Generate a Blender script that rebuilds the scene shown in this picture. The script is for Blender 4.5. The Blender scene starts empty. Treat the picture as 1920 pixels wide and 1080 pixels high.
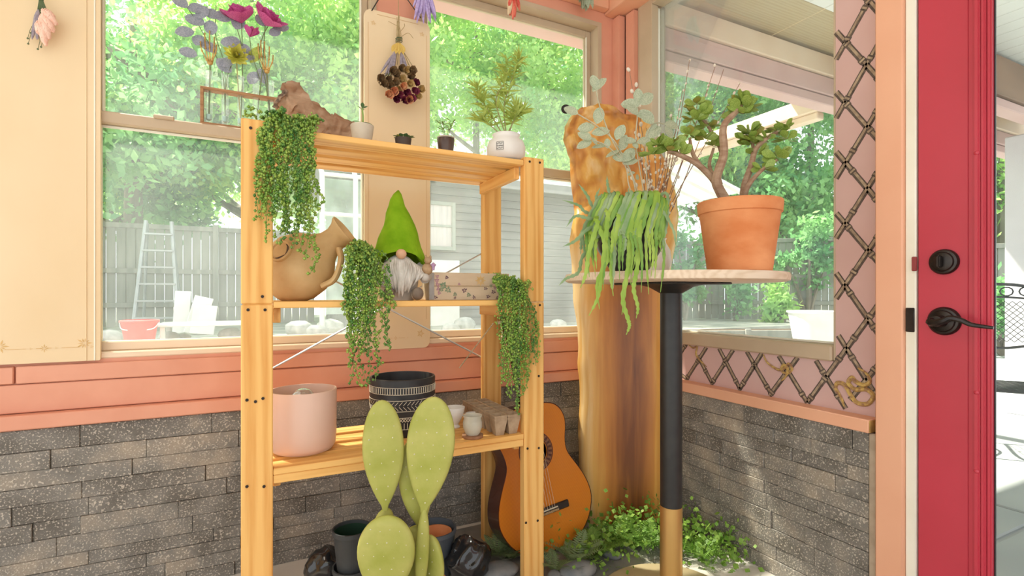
import bpy, bmesh, math, random
import numpy as np
from mathutils import Vector, Matrix, noise as mnoise

random.seed(7)
rng = np.random.default_rng(7)
SC = bpy.context.scene
COL = SC.collection

# ------------------------------------------------------------------ camera, sky, sun, exposure
TH = math.radians(26.8)
CT, ST = math.cos(TH), math.sin(TH)
cam_d = bpy.data.cameras.new('camera')
cam_d.sensor_width = 36; cam_d.lens = 18; cam_d.shift_y = 12/1920
cam_d.clip_start = 0.02
cam = bpy.data.objects.new('camera', cam_d)
COL.objects.link(cam)
cam.location = (0, 0, 1.0)
cam.rotation_euler = (math.pi/2, 0, -TH)
SC.camera = cam

world = bpy.data.worlds.new('sky'); SC.world = world
world.use_nodes = True
bg = world.node_tree.nodes['Background']
bg.inputs['Color'].default_value = (0.93, 0.975, 1.0, 1)
bg.inputs['Strength'].default_value = 1.0

sun_d = bpy.data.lights.new('sun', 'SUN')
sun_d.energy = 9.5; sun_d.angle = math.radians(1.2); sun_d.color = (1.0, 0.93, 0.80)
sun = bpy.data.objects.new('sun', sun_d); COL.objects.link(sun)
sun.rotation_euler = Vector((0.30, -0.46, -0.84)).to_track_quat('-Z', 'Y').to_euler()
sun.location = (-3, 6, 9)

vs = SC.view_settings
vs.view_transform = 'Standard'; vs.look = 'None'; vs.gamma = 1.0; vs.use_curve_mapping = False
vs.exposure = 0.82

# ------------------------------------------------------------------ survey helpers (photo pixel -> point at a real distance)
def rayv(px): return (ST*960 + CT*(px-960), CT*960 - ST*(px-960))
def PY(px, py, Y):
    rx, ry = rayv(px); s = Y/ry
    return Vector((rx*s, Y, 1 - (py-552)*s))
def PX(px, py, X):
    rx, ry = rayv(px); s = X/rx
    return Vector((X, ry*s, 1 - (py-552)*s))
def PD(px, py, d):
    rx, ry = rayv(px); s = d/960
    return Vector((rx*s, ry*s, 1 - (py-552)*s))

# ------------------------------------------------------------------ materials
MATS = {}
def mat(name, c1, c2=None, scale=8.0, stretch=(1,1,1), rough=0.6, bump=0.0, bscale=None, metal=0.0,
        spec=0.4, detail=4.0, lo=0.35, hi=0.65, transl=0.0, coat=0.0, speck=None, c3=None):
    if name in MATS: return MATS[name]
    m = bpy.data.materials.new(name); m.use_nodes = True
    nt = m.node_tree; N = nt.nodes; L = nt.links
    b = N['Principled BSDF']
    b.inputs['Roughness'].default_value = rough
    b.inputs['Metallic'].default_value = metal
    b.inputs['Specular IOR Level'].default_value = spec
    b.inputs['Coat Weight'].default_value = coat
    tc = N.new('ShaderNodeTexCoord'); mp = N.new('ShaderNodeMapping')
    mp.inputs['Scale'].default_value = stretch
    L.new(tc.outputs['Object'], mp.inputs['Vector'])
    nz = N.new('ShaderNodeTexNoise'); nz.inputs['Scale'].default_value = scale; nz.inputs['Detail'].default_value = detail
    L.new(mp.outputs[0], nz.inputs['Vector'])
    cr = N.new('ShaderNodeValToRGB')
    e = cr.color_ramp.elements
    e[0].position = lo; e[1].position = hi
    c2 = c2 or tuple(min(1, x*0.9) for x in c1)
    e[0].color = (*c1, 1); e[1].color = (*c2, 1)
    if c3:
        k = cr.color_ramp.elements.new((lo+hi)/2); k.color = (*c3, 1)
    L.new(nz.outputs['Fac'], cr.inputs['Fac'])
    colour = cr.outputs['Color']
    if speck:
        vz = N.new('ShaderNodeTexNoise'); vz.inputs['Scale'].default_value = speck[0]; vz.inputs['Detail'].default_value = 2
        L.new(tc.outputs['Object'], vz.inputs['Vector'])
        r2 = N.new('ShaderNodeValToRGB'); r2.color_ramp.elements[0].position = speck[1]; r2.color_ramp.elements[1].position = speck[1]+0.06
        L.new(vz.outputs['Fac'], r2.inputs['Fac'])
        mx = N.new('ShaderNodeMixRGB'); mx.inputs[2].default_value = (*speck[2], 1)
        L.new(r2.outputs['Color'], mx.inputs[0]); L.new(colour, mx.inputs[1]); colour = mx.outputs[0]
    L.new(colour, b.inputs['Base Color'])
    if bump:
        bp = N.new('ShaderNodeBump'); bp.inputs['Strength'].default_value = bump; bp.inputs['Distance'].default_value = 0.004
        if bscale:
            n2 = N.new('ShaderNodeTexNoise'); n2.inputs['Scale'].default_value = bscale; n2.inputs['Detail'].default_value = 6
            L.new(mp.outputs[0], n2.inputs['Vector']); L.new(n2.outputs['Fac'], bp.inputs['Height'])
        else: L.new(nz.outputs['Fac'], bp.inputs['Height'])
        L.new(bp.outputs[0], b.inputs['Normal'])
    if transl:
        out = N['Material Output']; t = N.new('ShaderNodeBsdfTranslucent'); ms = N.new('ShaderNodeMixShader')
        ms.inputs[0].default_value = transl
        L.new(colour, t.inputs['Color']); L.new(b.outputs[0], ms.inputs[1]); L.new(t.outputs[0], ms.inputs[2]); L.new(ms.outputs[0], out.inputs['Surface'])
    MATS[name] = m
    return m

def wood(name, c1, c2, axis='x', scale=3.0, rough=0.55, dist=11.0, bands=3.2, fine=0.62):
    """grained timber: stretched wave bands along one axis"""
    if name in MATS: return MATS[name]
    m = bpy.data.materials.new(name); m.use_nodes = True
    nt = m.node_tree; N = nt.nodes; L = nt.links; b = N['Principled BSDF']
    b.inputs['Roughness'].default_value = rough; b.inputs['Specular IOR Level'].default_value = 0.35
    tc = N.new('ShaderNodeTexCoord'); mp = N.new('ShaderNodeMapping'); oi = N.new('ShaderNodeObjectInfo')
    st = {'x': (0.06, 1, 1), 'y': (1, 0.06, 1), 'z': (1, 1, 0.06)}[axis]
    mp.inputs['Scale'].default_value = tuple(s*scale for s in st); wv_s = bands
    va = N.new('ShaderNodeVectorMath'); va.operation = 'ADD'
    L.new(tc.outputs['Object'], va.inputs[0])
    cm = N.new('ShaderNodeCombineXYZ')
    for k in range(3): L.new(oi.outputs['Random'], cm.inputs[k])
    L.new(cm.outputs[0], va.inputs[1]); L.new(va.outputs[0], mp.inputs['Vector'])
    wv = N.new('ShaderNodeTexWave'); wv.inputs['Scale'].default_value = bands; wv.inputs['Distortion'].default_value = dist
    wv.inputs['Detail'].default_value = 2.0; wv.inputs['Detail Scale'].default_value = 1.2
    wv.bands_direction = 'X' if axis != 'x' else 'Y'
    L.new(mp.outputs[0], wv.inputs['Vector'])
    nz = N.new('ShaderNodeTexNoise'); nz.inputs['Scale'].default_value = 28; nz.inputs['Detail'].default_value = 5
    L.new(mp.outputs[0], nz.inputs['Vector'])
    mx0 = N.new('ShaderNodeMixRGB'); mx0.inputs[0].default_value = fine
    L.new(wv.outputs['Fac'], mx0.inputs[1]); L.new(nz.outputs['Fac'], mx0.inputs[2])
    cr = N.new('ShaderNodeValToRGB'); cr.color_ramp.elements[0].color = (*c2, 1); cr.color_ramp.elements[1].color = (*c1, 1)
    cr.color_ramp.elements[0].position = 0.10; cr.color_ramp.elements[1].position = 0.62
    L.new(mx0.outputs[0], cr.inputs['Fac']); L.new(cr.outputs[0], b.inputs['Base Color'])
    bp = N.new('ShaderNodeBump'); bp.inputs['Strength'].default_value = 0.12; bp.inputs['Distance'].default_value = 0.002
    L.new(mx0.outputs[0], bp.inputs['Height']); L.new(bp.outputs[0], b.inputs['Normal'])
    MATS[name] = m
    return m

def pane_mat(name, veil=0.07, gloss=0.05, tint=(0.97, 0.995, 0.985)):
    if name in MATS: return MATS[name]
    m = bpy.data.materials.new(name); m.use_nodes = True
    nt = m.node_tree; N = nt.nodes; L = nt.links
    for n in list(N):
        if n.type == 'BSDF_PRINCIPLED': N.remove(n)
    out = N['Material Output']
    t = N.new('ShaderNodeBsdfTransparent'); t.inputs['Color'].default_value = (*tint, 1)
    g = N.new('ShaderNodeBsdfGlossy'); g.inputs['Roughness'].default_value = 0.02
    fr = N.new('ShaderNodeFresnel'); fr.inputs['IOR'].default_value = 1.35
    mul = N.new('ShaderNodeMath'); mul.operation = 'MULTIPLY'; mul.inputs[1].default_value = gloss*12
    L.new(fr.outputs[0], mul.inputs[0])
    m1 = N.new('ShaderNodeMixShader'); L.new(mul.outputs[0], m1.inputs[0]); L.new(t.outputs[0], m1.inputs[1]); L.new(g.outputs[0], m1.inputs[2])
    tr = N.new('ShaderNodeBsdfTranslucent'); tr.inputs['Color'].default_value = (0.9, 0.97, 0.97, 1)
    nz = N.new('ShaderNodeTexNoise'); nz.inputs['Scale'].default_value = 2.5; nz.inputs['Detail'].default_value = 5
    tc = N.new('ShaderNodeTexCoord'); L.new(tc.outputs['Object'], nz.inputs['Vector'])
    mr = N.new('ShaderNodeMapRange'); mr.inputs['From Min'].default_value = 0.3; mr.inputs['From Max'].default_value = 0.7
    mr.inputs['To Min'].default_value = veil*0.5; mr.inputs['To Max'].default_value = veil*1.5
    L.new(nz.outputs['Fac'], mr.inputs['Value'])
    m2 = N.new('ShaderNodeMixShader'); L.new(mr.outputs[0], m2.inputs[0]); L.new(m1.outputs[0], m2.inputs[1]); L.new(tr.outputs[0], m2.inputs[2])
    L.new(m2.outputs[0], out.inputs['Surface'])
    MATS[name] = m
    return m

PINE = dict(c1=(0.90, 0.52, 0.165), c2=(0.70, 0.30, 0.06))
pineX = wood('pine_grain_x', axis='x', **PINE); pineY = wood('pine_grain_y', axis='y', **PINE); pineZ = wood('pine_grain_z', axis='z', **PINE)
pink = mat('salmon_paint', (0.76, 0.36, 0.24), (0.70, 0.31, 0.20), scale=5, rough=0.55, bump=0.1, bscale=40)
pink_lt = mat('peach_paint', (0.86, 0.46, 0.29), (0.82, 0.42, 0.26), scale=4, rough=0.5)
mauve = mat('mauve_paint', (0.69, 0.46, 0.42), (0.63, 0.40, 0.36), scale=3, rough=0.65)
cream = mat('cream_panel', (0.85, 0.68, 0.45), (0.76, 0.56, 0.32), scale=1.6, stretch=(1, 1, 0.6), rough=0.6, bump=0.05, bscale=30, lo=0.3, hi=0.75)
gold_ink = mat('gold_print', (0.62, 0.38, 0.12), (0.75, 0.50, 0.22), scale=60, rough=0.5)
tan = mat('taupe_frame', (0.58, 0.45, 0.31), (0.50, 0.38, 0.25), scale=4, rough=0.5)
tan_lt = mat('cream_frame', (0.86, 0.70, 0.52), (0.80, 0.62, 0.44), scale=4, rough=0.5)
white = mat('white_paint', (0.85, 0.84, 0.80), (0.80, 0.78, 0.73), scale=6, rough=0.5)
seal = mat('white_sash_bead', (0.90, 0.87, 0.74), (0.84, 0.80, 0.66), scale=6, rough=0.4)
red = mat('crimson_door_paint', (0.56, 0.045, 0.075), (0.51, 0.038, 0.062), scale=3, rough=0.35, bump=0.04, bscale=60, spec=0.5)
black_metal = mat('oiled_bronze', (0.022, 0.018, 0.016), (0.05, 0.04, 0.035), scale=20, rough=0.3, metal=0.7, spec=0.6)
matte_black = mat('matte_black_metal', (0.018, 0.017, 0.016), (0.025, 0.024, 0.022), scale=30, rough=0.42, spec=0.5)
brass = mat('brushed_brass', (0.72, 0.46, 0.17), (0.66, 0.41, 0.14), scale=10, stretch=(1, 1, .1), rough=0.38, metal=0.85)
base_metal = mat('champagne_base', (0.62, 0.50, 0.30), (0.55, 0.44, 0.26), scale=10, rough=0.5, metal=0.3)
screw_m = mat('dark_screw', (0.03, 0.022, 0.018), (0.06, 0.04, 0.03), scale=90, rough=0.5, metal=0.5)
wire_m = mat('galvanised_rod', (0.62, 0.60, 0.57), (0.5, 0.48, 0.45), scale=30, rough=0.35, metal=0.6)
terra = mat('terracotta', (0.64, 0.20, 0.06), (0.80, 0.34, 0.14), scale=7, stretch=(1, 1, 1.6), rough=0.75, bump=0.15, bscale=60, detail=6)
soil = mat('potting_soil', (0.035, 0.022, 0.014), (0.11, 0.07, 0.04), scale=60, rough=0.95, bump=0.8)
ceramic_w = mat('white_ceramic', (0.84, 0.80, 0.74), (0.78, 0.73, 0.66), scale=12, rough=0.35, bump=0.03)
pearl_g = mat('pearl_leaf_green', (0.17, 0.36, 0.045), (0.46, 0.60, 0.12), scale=55, rough=0.4, detail=1, transl=0.15, lo=0.3, hi=0.7)
pearl_d = mat('pearl_leaf_dark', (0.06, 0.20, 0.04), (0.26, 0.44, 0.09), scale=55, rough=0.4, detail=1, transl=0.15, lo=0.3, hi=0.7)
stem_g = mat('green_stem', (0.22, 0.36, 0.08), (0.30, 0.42, 0.12), scale=30, rough=0.6)
pane = pane_mat('window_glass', veil=0.06)
pane_clean = pane_mat('door_glass', veil=0.03, gloss=0.03)

# ------------------------------------------------------------------ mesh helpers
class MB:
    def __init__(s): s.v = []; s.f = []; s.m = []
    def add(s, vf, mi=0, M=None):
        v, f = vf; o = len(s.v)
        if M is not None: v = [M @ Vector(p) for p in v]
        s.v.extend([tuple(p) for p in v]); s.f.extend([tuple(i+o for i in q) for q in f]); s.m.extend([mi]*len(f))
        return s
    def mesh(s, name, mats, smooth=True, ang=40):
        me = bpy.data.meshes.new(name); me.from_pydata(s.v, [], s.f)
        if not isinstance(mats, (list, tuple)): mats = [mats]
        for m in mats: me.materials.append(m)
        if len(mats) > 1: me.polygons.foreach_set('material_index', s.m)
        if smooth:
            me.polygons.foreach_set('use_smooth', [True]*len(me.polygons))
            me.set_sharp_from_angle(angle=math.radians(ang))
        me.update(); return me
    def obj(s, name, mats, parent=None, loc=None, smooth=True, ang=40):
        return link(name, s.mesh(name, mats, smooth, ang), parent, loc)

def link(name, me, parent=None, loc=None, M=None):
    o = bpy.data.objects.new(name, me); COL.objects.link(o)
    if parent: o.parent = parent
    if loc is not None: o.location = loc
    if M is not None: o.matrix_basis = M
    return o
def tag(o, label=None, cat=None, group=None, kind=None):
    if label: o['label'] = label
    if cat: o['category'] = cat
    if group: o['group'] = group
    if kind: o['kind'] = kind
    return o
def thing(name, label, cat, loc=(0, 0, 0), rz=0, group=None, kind=None):
    o = bpy.data.objects.new(name, None); o.empty_display_size = 0.05; COL.objects.link(o)
    o.location = loc; o.rotation_euler = (0, 0, rz)
    return tag(o, label, cat, group, kind)
def struct(o, label=None):
    o['kind'] = 'structure'
    if label: o['label'] = label
    return o
def copy_tree(o, parent=None):
    c = o.copy(); COL.objects.link(c)
    if parent: c.parent = parent
    for ch in o.children: copy_tree(ch, c)
    return c

def box(x0, x1, y0, y1, z0, z1):
    v = [(x, y, z) for z in (z0, z1) for y in (y0, y1) for x in (x0, x1)]
    return v, [(0, 2, 3, 1), (4, 5, 7, 6), (0, 1, 5, 4), (2, 6, 7, 3), (0, 4, 6, 2), (1, 3, 7, 5)]
def bbox(x0, x1, y0, y1, z0, z1, b=0.004, seg=1):
    bm = bmesh.new(); v, f = box(x0, x1, y0, y1, z0, z1)
    bv = [bm.verts.new(p) for p in v]
    for q in f: bm.faces.new([bv[i] for i in q])
    b = min(b, 0.45*min(abs(x1-x0), abs(y1-y0), abs(z1-z0)))
    bmesh.ops.bevel(bm, geom=bm.edges[:], offset=b, segments=seg, affect='EDGES')
    bm.verts.index_update()
    r = ([tuple(p.co) for p in bm.verts], [tuple(p.index for p in q.verts) for q in bm.faces]); bm.free(); return r
def lathe(prof, seg=32, caps=True):
    v = []; f = []; n = len(prof)
    for r, z in prof:
        for k in range(seg):
            a = 2*math.pi*k/seg; v.append((r*math.cos(a), r*math.sin(a), z))
    for i in range(n-1):
        for k in range(seg):
            k2 = (k+1) % seg; f.append((i*seg+k, i*seg+k2, (i+1)*seg+k2, (i+1)*seg+k))
    if caps:
        f.append(tuple(range(seg-1, -1, -1))); f.append(tuple((n-1)*seg+k for k in range(seg)))
    return v, f
def tube(pts, rad, seg=8, caps=True, flat=1.0, up=None):
    pts = [Vector(p) for p in pts]; n = len(pts)
    if not isinstance(rad, (list, tuple)): rad = [rad]*n
    v = []; f = []; prev = None
    for i, p in enumerate(pts):
        t = (pts[min(i+1, n-1)]-pts[max(i-1, 0)])
        t = t.normalized() if t.length > 1e-9 else Vector((0, 0, 1))
        if prev is None:
            a = Vector(up) if up else (Vector((0, 0, 1)) if abs(t.z) < 0.9 else Vector((1, 0, 0)))
            prev = (a - t*a.dot(t)).normalized()
        else:
            q = prev - t*prev.dot(t)
            prev = q.normalized() if q.length > 1e-6 else prev
        w = t.cross(prev)
        for k in range(seg):
            a = 2*math.pi*k/seg
            v.append(p + (prev*math.cos(a)*flat + w*math.sin(a))*rad[i])
    for i in range(n-1):
        for k in range(seg):
            k2 = (k+1) % seg; f.append((i*seg+k, i*seg+k2, (i+1)*seg+k2, (i+1)*seg+k))
    if caps: f.append(tuple(range(seg-1, -1, -1))); f.append(tuple((n-1)*seg+k for k in range(seg)))
    return v, f
def ell(c, r, seg=10, rings=6, M=None):
    v = []; f = []
    if not isinstance(r, (tuple, list)): r = (r, r, r)
    v.append((0, 0, -1))
    for i in range(1, rings):
        a = -math.pi/2 + math.pi*i/rings
        for k in range(seg):
            b = 2*math.pi*k/seg; v.append((math.cos(a)*math.cos(b), math.cos(a)*math.sin(b), math.sin(a)))
    v.append((0, 0, 1)); t = len(v)-1
    for k in range(seg): f.append((0, 1+(k+1) % seg, 1+k)); f.append((t, 1+(rings-2)*seg+k, 1+(rings-2)*seg+(k+1) % seg))
    for i in range(rings-2):
        for k in range(seg): f.append((1+i*seg+k, 1+i*seg+(k+1) % seg, 1+(i+1)*seg+(k+1) % seg, 1+(i+1)*seg+k))
    out = []
    for p in v:
        q = Vector((p[0]*r[0], p[1]*r[1], p[2]*r[2]))
        if M is not None: q = M @ q
        out.append(q+Vector(c))
    return out, f
def octa(c, r, d=None):
    c = Vector(c); a, b, e = r if isinstance(r, (tuple, list)) else (r, r, r)
    return [c+Vector(p) for p in ((a, 0, 0), (-a, 0, 0), (0, b, 0), (0, -b, 0), (0, 0, e), (0, 0, -e))], \
           [(0, 2, 4), (2, 1, 4), (1, 3, 4), (3, 0, 4), (2, 0, 5), (1, 2, 5), (3, 1, 5), (0, 3, 5)]
def leafgrid(length, width, bend=0.0, cup=0.0, nl=6, nw=2, peak=0.45, thick=0.0, tip=1.0):
    """leaf along +X, face +Z"""
    v = []; f = []; W = 2*nw+1
    for i in range(nl+1):
        t = i/nl
        w = width*0.5*max(0.03, (math.sin(math.pi*min(1, t**(math.log(0.5)/math.log(peak))))**tip))
        for j in range(-nw, nw+1):
            u = j/nw; v.append((length*t, w*u, -bend*length*t*t + cup*abs(u)**1.5*w))
    for i in range(nl):
        for j in range(W-1): f.append((i*W+j, i*W+j+1, (i+1)*W+j+1, (i+1)*W+j))
    if thick:
        o = len(v); v += [(p[0], p[1], p[2]-thick*math.sin(math.pi*min(max(p[0]/length, 0.05), .95))) for p in v]
        f += [tuple(reversed([q+o for q in ff])) for ff in f]
    return v, f
def frame(loc, d, n=None, s=1.0):
    """matrix: local X -> d, local Z near n"""
    x = Vector(d).normalized(); n = Vector(n) if n is not None else Vector((0, 0, 1))
    if abs(x.dot(n.normalized())) > 0.98: n = Vector((0.3, 1, 0.2))
    y = n.cross(x).normalized(); z = x.cross(y)
    M = Matrix(((x.x, y.x, z.x, loc[0]), (x.y, y.y, z.y, loc[1]), (x.z, y.z, z.z, loc[2]), (0, 0, 0, 1)))
    return M @ Matrix.Scale(s, 4)
def rnd(a, b): return random.uniform(a, b)
def jit(s): return Vector((rnd(-s, s), rnd(-s, s), rnd(-s, s)))
def spline(pts, n=8):
    P = [Vector(p) for p in pts]; P = [P[0]*2-P[1]] + P + [P[-1]*2-P[-2]]; out = []
    for i in range(1, len(P)-2):
        for k in range(n):
            t = k/n; a, b, c, d = P[i-1], P[i], P[i+1], P[i+2]
            out.append(0.5*((2*b)+(c-a)*t+(2*a-5*b+4*c-d)*t*t+(3*b-a-3*c+d)*t**3))
    out.append(P[-2]); return out
# ------------------------------------------------------------------ THE SETTING
def stone_mat():
    m = bpy.data.materials.new('ledger_stone'); m.use_nodes = True
    nt = m.node_tree; N = nt.nodes; L = nt.links; b = N['Principled BSDF']
    b.inputs['Roughness'].default_value = 0.55; b.inputs['Specular IOR Level'].default_value = 0.45
    tc = N.new('ShaderNodeTexCoord'); oi = N.new('ShaderNodeObjectInfo')
    n1 = N.new('ShaderNodeTexNoise'); n1.inputs['Scale'].default_value = 9; n1.inputs['Detail'].default_value = 6
    n2 = N.new('ShaderNodeTexNoise'); n2.inputs['Scale'].default_value = 190; n2.inputs['Detail'].default_value = 2
    L.new(tc.outputs['Object'], n1.inputs[0]); L.new(tc.outputs['Object'], n2.inputs[0])
    cr = N.new('ShaderNodeValToRGB'); e = cr.color_ramp.elements
    e[0].color = (0.13, 0.115, 0.095, 1); e[1].color = (0.36, 0.30, 0.23, 1); e[0].position = .3; e[1].position = .75
    k = e.new(.52); k.color = (0.215, 0.198, 0.172, 1)
    ad = N.new('ShaderNodeMath'); ad.operation = 'MULTIPLY_ADD'; ad.inputs[1].default_value = 0.26; ad.inputs[2].default_value = -0.13
    L.new(oi.outputs['Random'], ad.inputs[0])
    a2 = N.new('ShaderNodeMath'); a2.operation = 'ADD'; L.new(n1.outputs['Fac'], a2.inputs[0]); L.new(ad.outputs[0], a2.inputs[1])
    L.new(a2.outputs[0], cr.inputs[0])
    r2 = N.new('ShaderNodeValToRGB'); r2.color_ramp.elements[0].position = .56; r2.color_ramp.elements[1].position = .66
    L.new(n2.outputs['Fac'], r2.inputs[0])
    mx = N.new('ShaderNodeMixRGB'); mx.inputs[2].default_value = (0.66, 0.58, 0.48, 1)
    ml = N.new('ShaderNodeMath'); ml.operation = 'MULTIPLY'; ml.inputs[1].default_value = 0.75; L.new(r2.outputs[0], ml.inputs[0])
    L.new(ml.outputs[0], mx.inputs[0]); L.new(cr.outputs[0], mx.inputs[1]); L.new(mx.outputs[0], b.inputs['Base Color'])
    bp = N.new('ShaderNodeBump'); bp.inputs['Strength'].default_value = 0.7; bp.inputs['Distance'].default_value = 0.003
    L.new(n2.outputs['Fac'], bp.inputs['Height']); L.new(bp.outputs[0], b.inputs['Normal'])
    return m
stone = stone_mat()
grout = mat('grey_mortar', (0.30, 0.26, 0.21), (0.22, 0.19, 0.16), scale=40, rough=0.9)

floor = struct(MB().add(box(-3.2, 1.95, -3.2, 2.3, -0.12, 0)).obj('floor', mat('slate_floor', (0.60, 0.56, 0.50), (0.70, 0.65, 0.58), scale=3, rough=0.7, bump=0.15, bscale=20), smooth=False), 'grey slate floor of the sunroom')
sl_m = mat('dark_slate_paving', (0.17, 0.165, 0.15), (0.28, 0.26, 0.23), scale=9, rough=.7, bump=.4, bscale=30)
for i in range(3):
    for j in range(2): MB().add(bbox(.66+i*.335, .985+i*.335, 1.42+j*.32, 1.73+j*.32, -.012, .0004, .0003)).obj('paving_slab', sl_m, floor, smooth=False)
ceil_ = struct(MB().add(box(-3.2, 1.95, -1.2, 2.35, 2.66, 2.74)).obj('ceiling', mat('ceiling_white', (0.8, 0.76, 0.7)), smooth=False), 'pale ceiling of the sunroom')

WY = 2.10; WX = 1.70
w1a, w1b = PY(190, 0, WY+.03).x-.052, PY(678, 0, WY+.03).x+.052
w2a, w2b = PY(806, 0, WY).x-.045, PY(1127, 0, WY).x
ZS, ZH = 0.79, 2.345
wb = MB()
wb.add(box(-2.2, 1.86, WY, 2.22, 0, ZS))
wb.add(box(-2.2, w1a, WY, 2.22, ZS, 2.66)); wb.add(box(w1b, w2a, WY, 2.22, ZS, 2.66)); wb.add(box(w2b, 1.86, WY, 2.22, ZS, 2.66))
wb.add(box(w1a, w1b, WY, 2.22, ZH+.02, 2.66)); wb.add(box(w2a, w2b, WY, 2.22, ZH+.02, 2.66))
wall_back = struct(wb.obj('wall_back', pink, smooth=False), 'salmon painted window wall above dark ledger stone')
y3a, y3b = PX(1567, 0, WX).y, PX(1199, 0, WX).y
ZS3 = 0.78
wr = MB()
wr.add(box(WX, 1.82, 0.80, WY, 0, ZS3)); wr.add(box(WX, 1.82, 0.80, y3a, ZS3, 2.66)); wr.add(box(WX, 1.82, y3b, WY, ZS3, 2.66))
wr.add(box(WX, 1.82, y3a, y3b, 2.43, 2.66)); wr.add(box(WX, 1.82, -0.3, 0.80, 2.2, 2.66)); wr.add(box(WX, 1.82, -1.6, -0.3, 0, 2.66))
wall_right = struct(wr.obj('wall_right', mauve, smooth=False), 'mauve wall with a painted bamboo lattice beside the red door')

def stones(parent, along, a0, a1, front, sgn):
    z = 0.0; k = 0
    while z < 0.575:
        h = rnd(0.040, 0.060)
        if z+h > 0.553: h = 0.583-z
        a = a0 - rnd(0, 0.2)
        while a < a1:
            ln = rnd(0.11, 0.40); e = min(a+ln, a1); s = max(a, a0)
            if a1-e < 0.05: e = a1
            if e-s > 0.01:
                p = front + rnd(-0.004, 0.004)
                g = 0.0006
                if along == 'x': vf = bbox(s+g, e-g, p, WY+.001, z+g, z+h-g, 0.0014)
                else: vf = bbox(p, WX+.001, s+g, e-g, z+g, z+h-g, 0.0014)
                MB().add(vf).obj('stone', stone, parent, smooth=False); k += 1
            a = e if e < a1 else a1+1
        z += h
stones(wall_back, 'x', -1.35, 1.655, 2.077, 1)
stones(wall_right, 'y', 0.893, 2.07, 1.657, 1)
MB().add(bbox(1.652, WX, 0.868, 0.8925, 0.0, 0.583, .004)).obj('mortar_edge', mat('sandy_mortar', (0.48, 0.38, 0.28), (0.40, 0.31, 0.22), scale=25, rough=.95, bump=.5), wall_right)
# timber on the window wall
t = MB().add(bbox(-2.2, 1.64, 2.056, WY+.002, 0.587, 0.632, .004)).obj('trim_1', pink); struct(t, 'salmon ledge capping the stone of the window wall')
MB().add(bbox(-2.2, 1.64, 2.088, WY+.002, 0.634, 0.722, .003)).obj('board', pink, t)
for a, b in ((-2.2, -0.99), (-0.985, -0.655), (-0.65, 0.35), (.353, 1.0), (1.003, 1.64)):
    MB().add(bbox(a, b, 2.084, WY+.002, 0.725, 0.778, .003)).obj('board', pink, t)
t = MB().add(bbox(1.640, WX+.002, 0.885, 2.055, 0.584, 0.624, .003)).obj('trim_2', pink_lt); struct(t, 'peach ledge capping the stone of the right wall')
MB().add(bbox(1.642, WX-.002, 0.8815, 0.8855, 0.586, 0.622, .001)).obj('end_grain', mat('raw_end_grain', (0.55, 0.33, 0.10), (0.32, 0.18, 0.05), scale=40, rough=.8, bump=.5), t)
# corner posts and plate
p0 = PY(1149, 0, 2.075).x; p1 = PY(1163, 0, 2.06).x
t = MB().add(bbox(1.632, 1.672, 2.045, WY+.001, 0.632, 2.40, .003)).obj('trim_3', pink); struct(t, 'narrow salmon batten on the window wall near the corner')
t = MB().add(bbox(1.665, WX+.001, y3b, 2.035, 0.624, 2.40, .003)).obj('trim_4', pink); struct(t, 'salmon batten on the right wall near the corner')
t = MB().add(bbox(1.585, WX+.001, 0.80, WY, 2.405, 2.52, .004)).obj('trim_5', pink_lt); struct(t, 'peach beam running along the top of the right wall')
t = MB().add(bbox(-2.2, 1.584, 2.06, WY+.001, 2.42, 2.52, .004)).obj('trim_6', pink_lt); struct(t, 'peach beam running along the top of the window wall')

def sash_window(name, a, b, z0, z1, rail, label, first_side=True):
    t = thing(name, label, None, (0, 0, 0), kind='structure'); t.location = ((a+b)/2, WY, z0)
    ox, oz = (a+b)/2, z0
    A, B = a-ox, b-ox; H = z1-z0; R = rail-z0
    def part(n, vf, m, sm=False, par=t): return MB().add(vf).obj(n, m, par, smooth=sm)
    fw = 0.022
    part('frame', box(A, A+fw, -.004, .10, 0, H), tan); part('frame', box(B-fw, B, -.004, .10, 0, H), tan)
    part('frame', box(A+fw, B-fw, -.004, .10, H-fw, H), tan)
    part('sill', bbox(A, B, -.005, .11, 0, .022, .004), tan_lt)
    # lower sash (near), upper sash (far)
    s = .030
    part('sash_rail', bbox(A+fw, B-fw, .022, .052, .022, .054, .004), tan_lt)
    part('sash_stile', bbox(A+fw, A+fw+s, .022, .052, .054, R-.04, .003), tan)
    part('sash_stile', bbox(B-fw-s, B-fw, .022, .052, .054, R-.04, .003), tan)
    part('meeting_rail', bbox(A+fw, B-fw, -.004, .052, R-.04, R, .004), tan)
    part('glazing_bead', bbox(A+fw+s, B-fw-s, .018, .024, R-.050, R-.0405, .002), seal)
    part('glazing_bead', bbox(A+fw+s-.004, A+fw+s+.002, .018, .024, .054, R-.05, .001), seal)
    part('glazing_bead', bbox(B-fw-s-.002, B-fw-s+.004, .018, .024, .054, R-.05, .001), seal)
    part('sash_lift', bbox(A+.20, A+.26, -.012, -.003, R-.006, R+.008, .003), tan)
    part('pane', box(A+fw+s, B-fw-s, .035, .039, .05, R-.04), pane)
    part('sash_stile', bbox(A+fw, A+fw+s, .058, .088, R-.03, H-fw, .003), tan)
    part('sash_stile', bbox(B-fw-s, B-fw, .058, .088, R-.03, H-fw, .003), tan)
    part('sash_rail', bbox(A+fw+s, B-fw-s, .058, .088, H-fw-.035, H-fw, .003), tan)
    part('glazing_bead', bbox(A+fw+s-.004, A+fw+s+.002, .054, .060, R, H-fw-.035, .001), seal)
    part('glazing_bead', bbox(B-fw-s-.002, B-fw-s+.004, .054, .060, R, H-fw-.035, .001), seal)
    part('pane', box(A+fw+s, B-fw-s, .070, .074, R-.03, H-fw-.03), pane)
    return t
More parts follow.
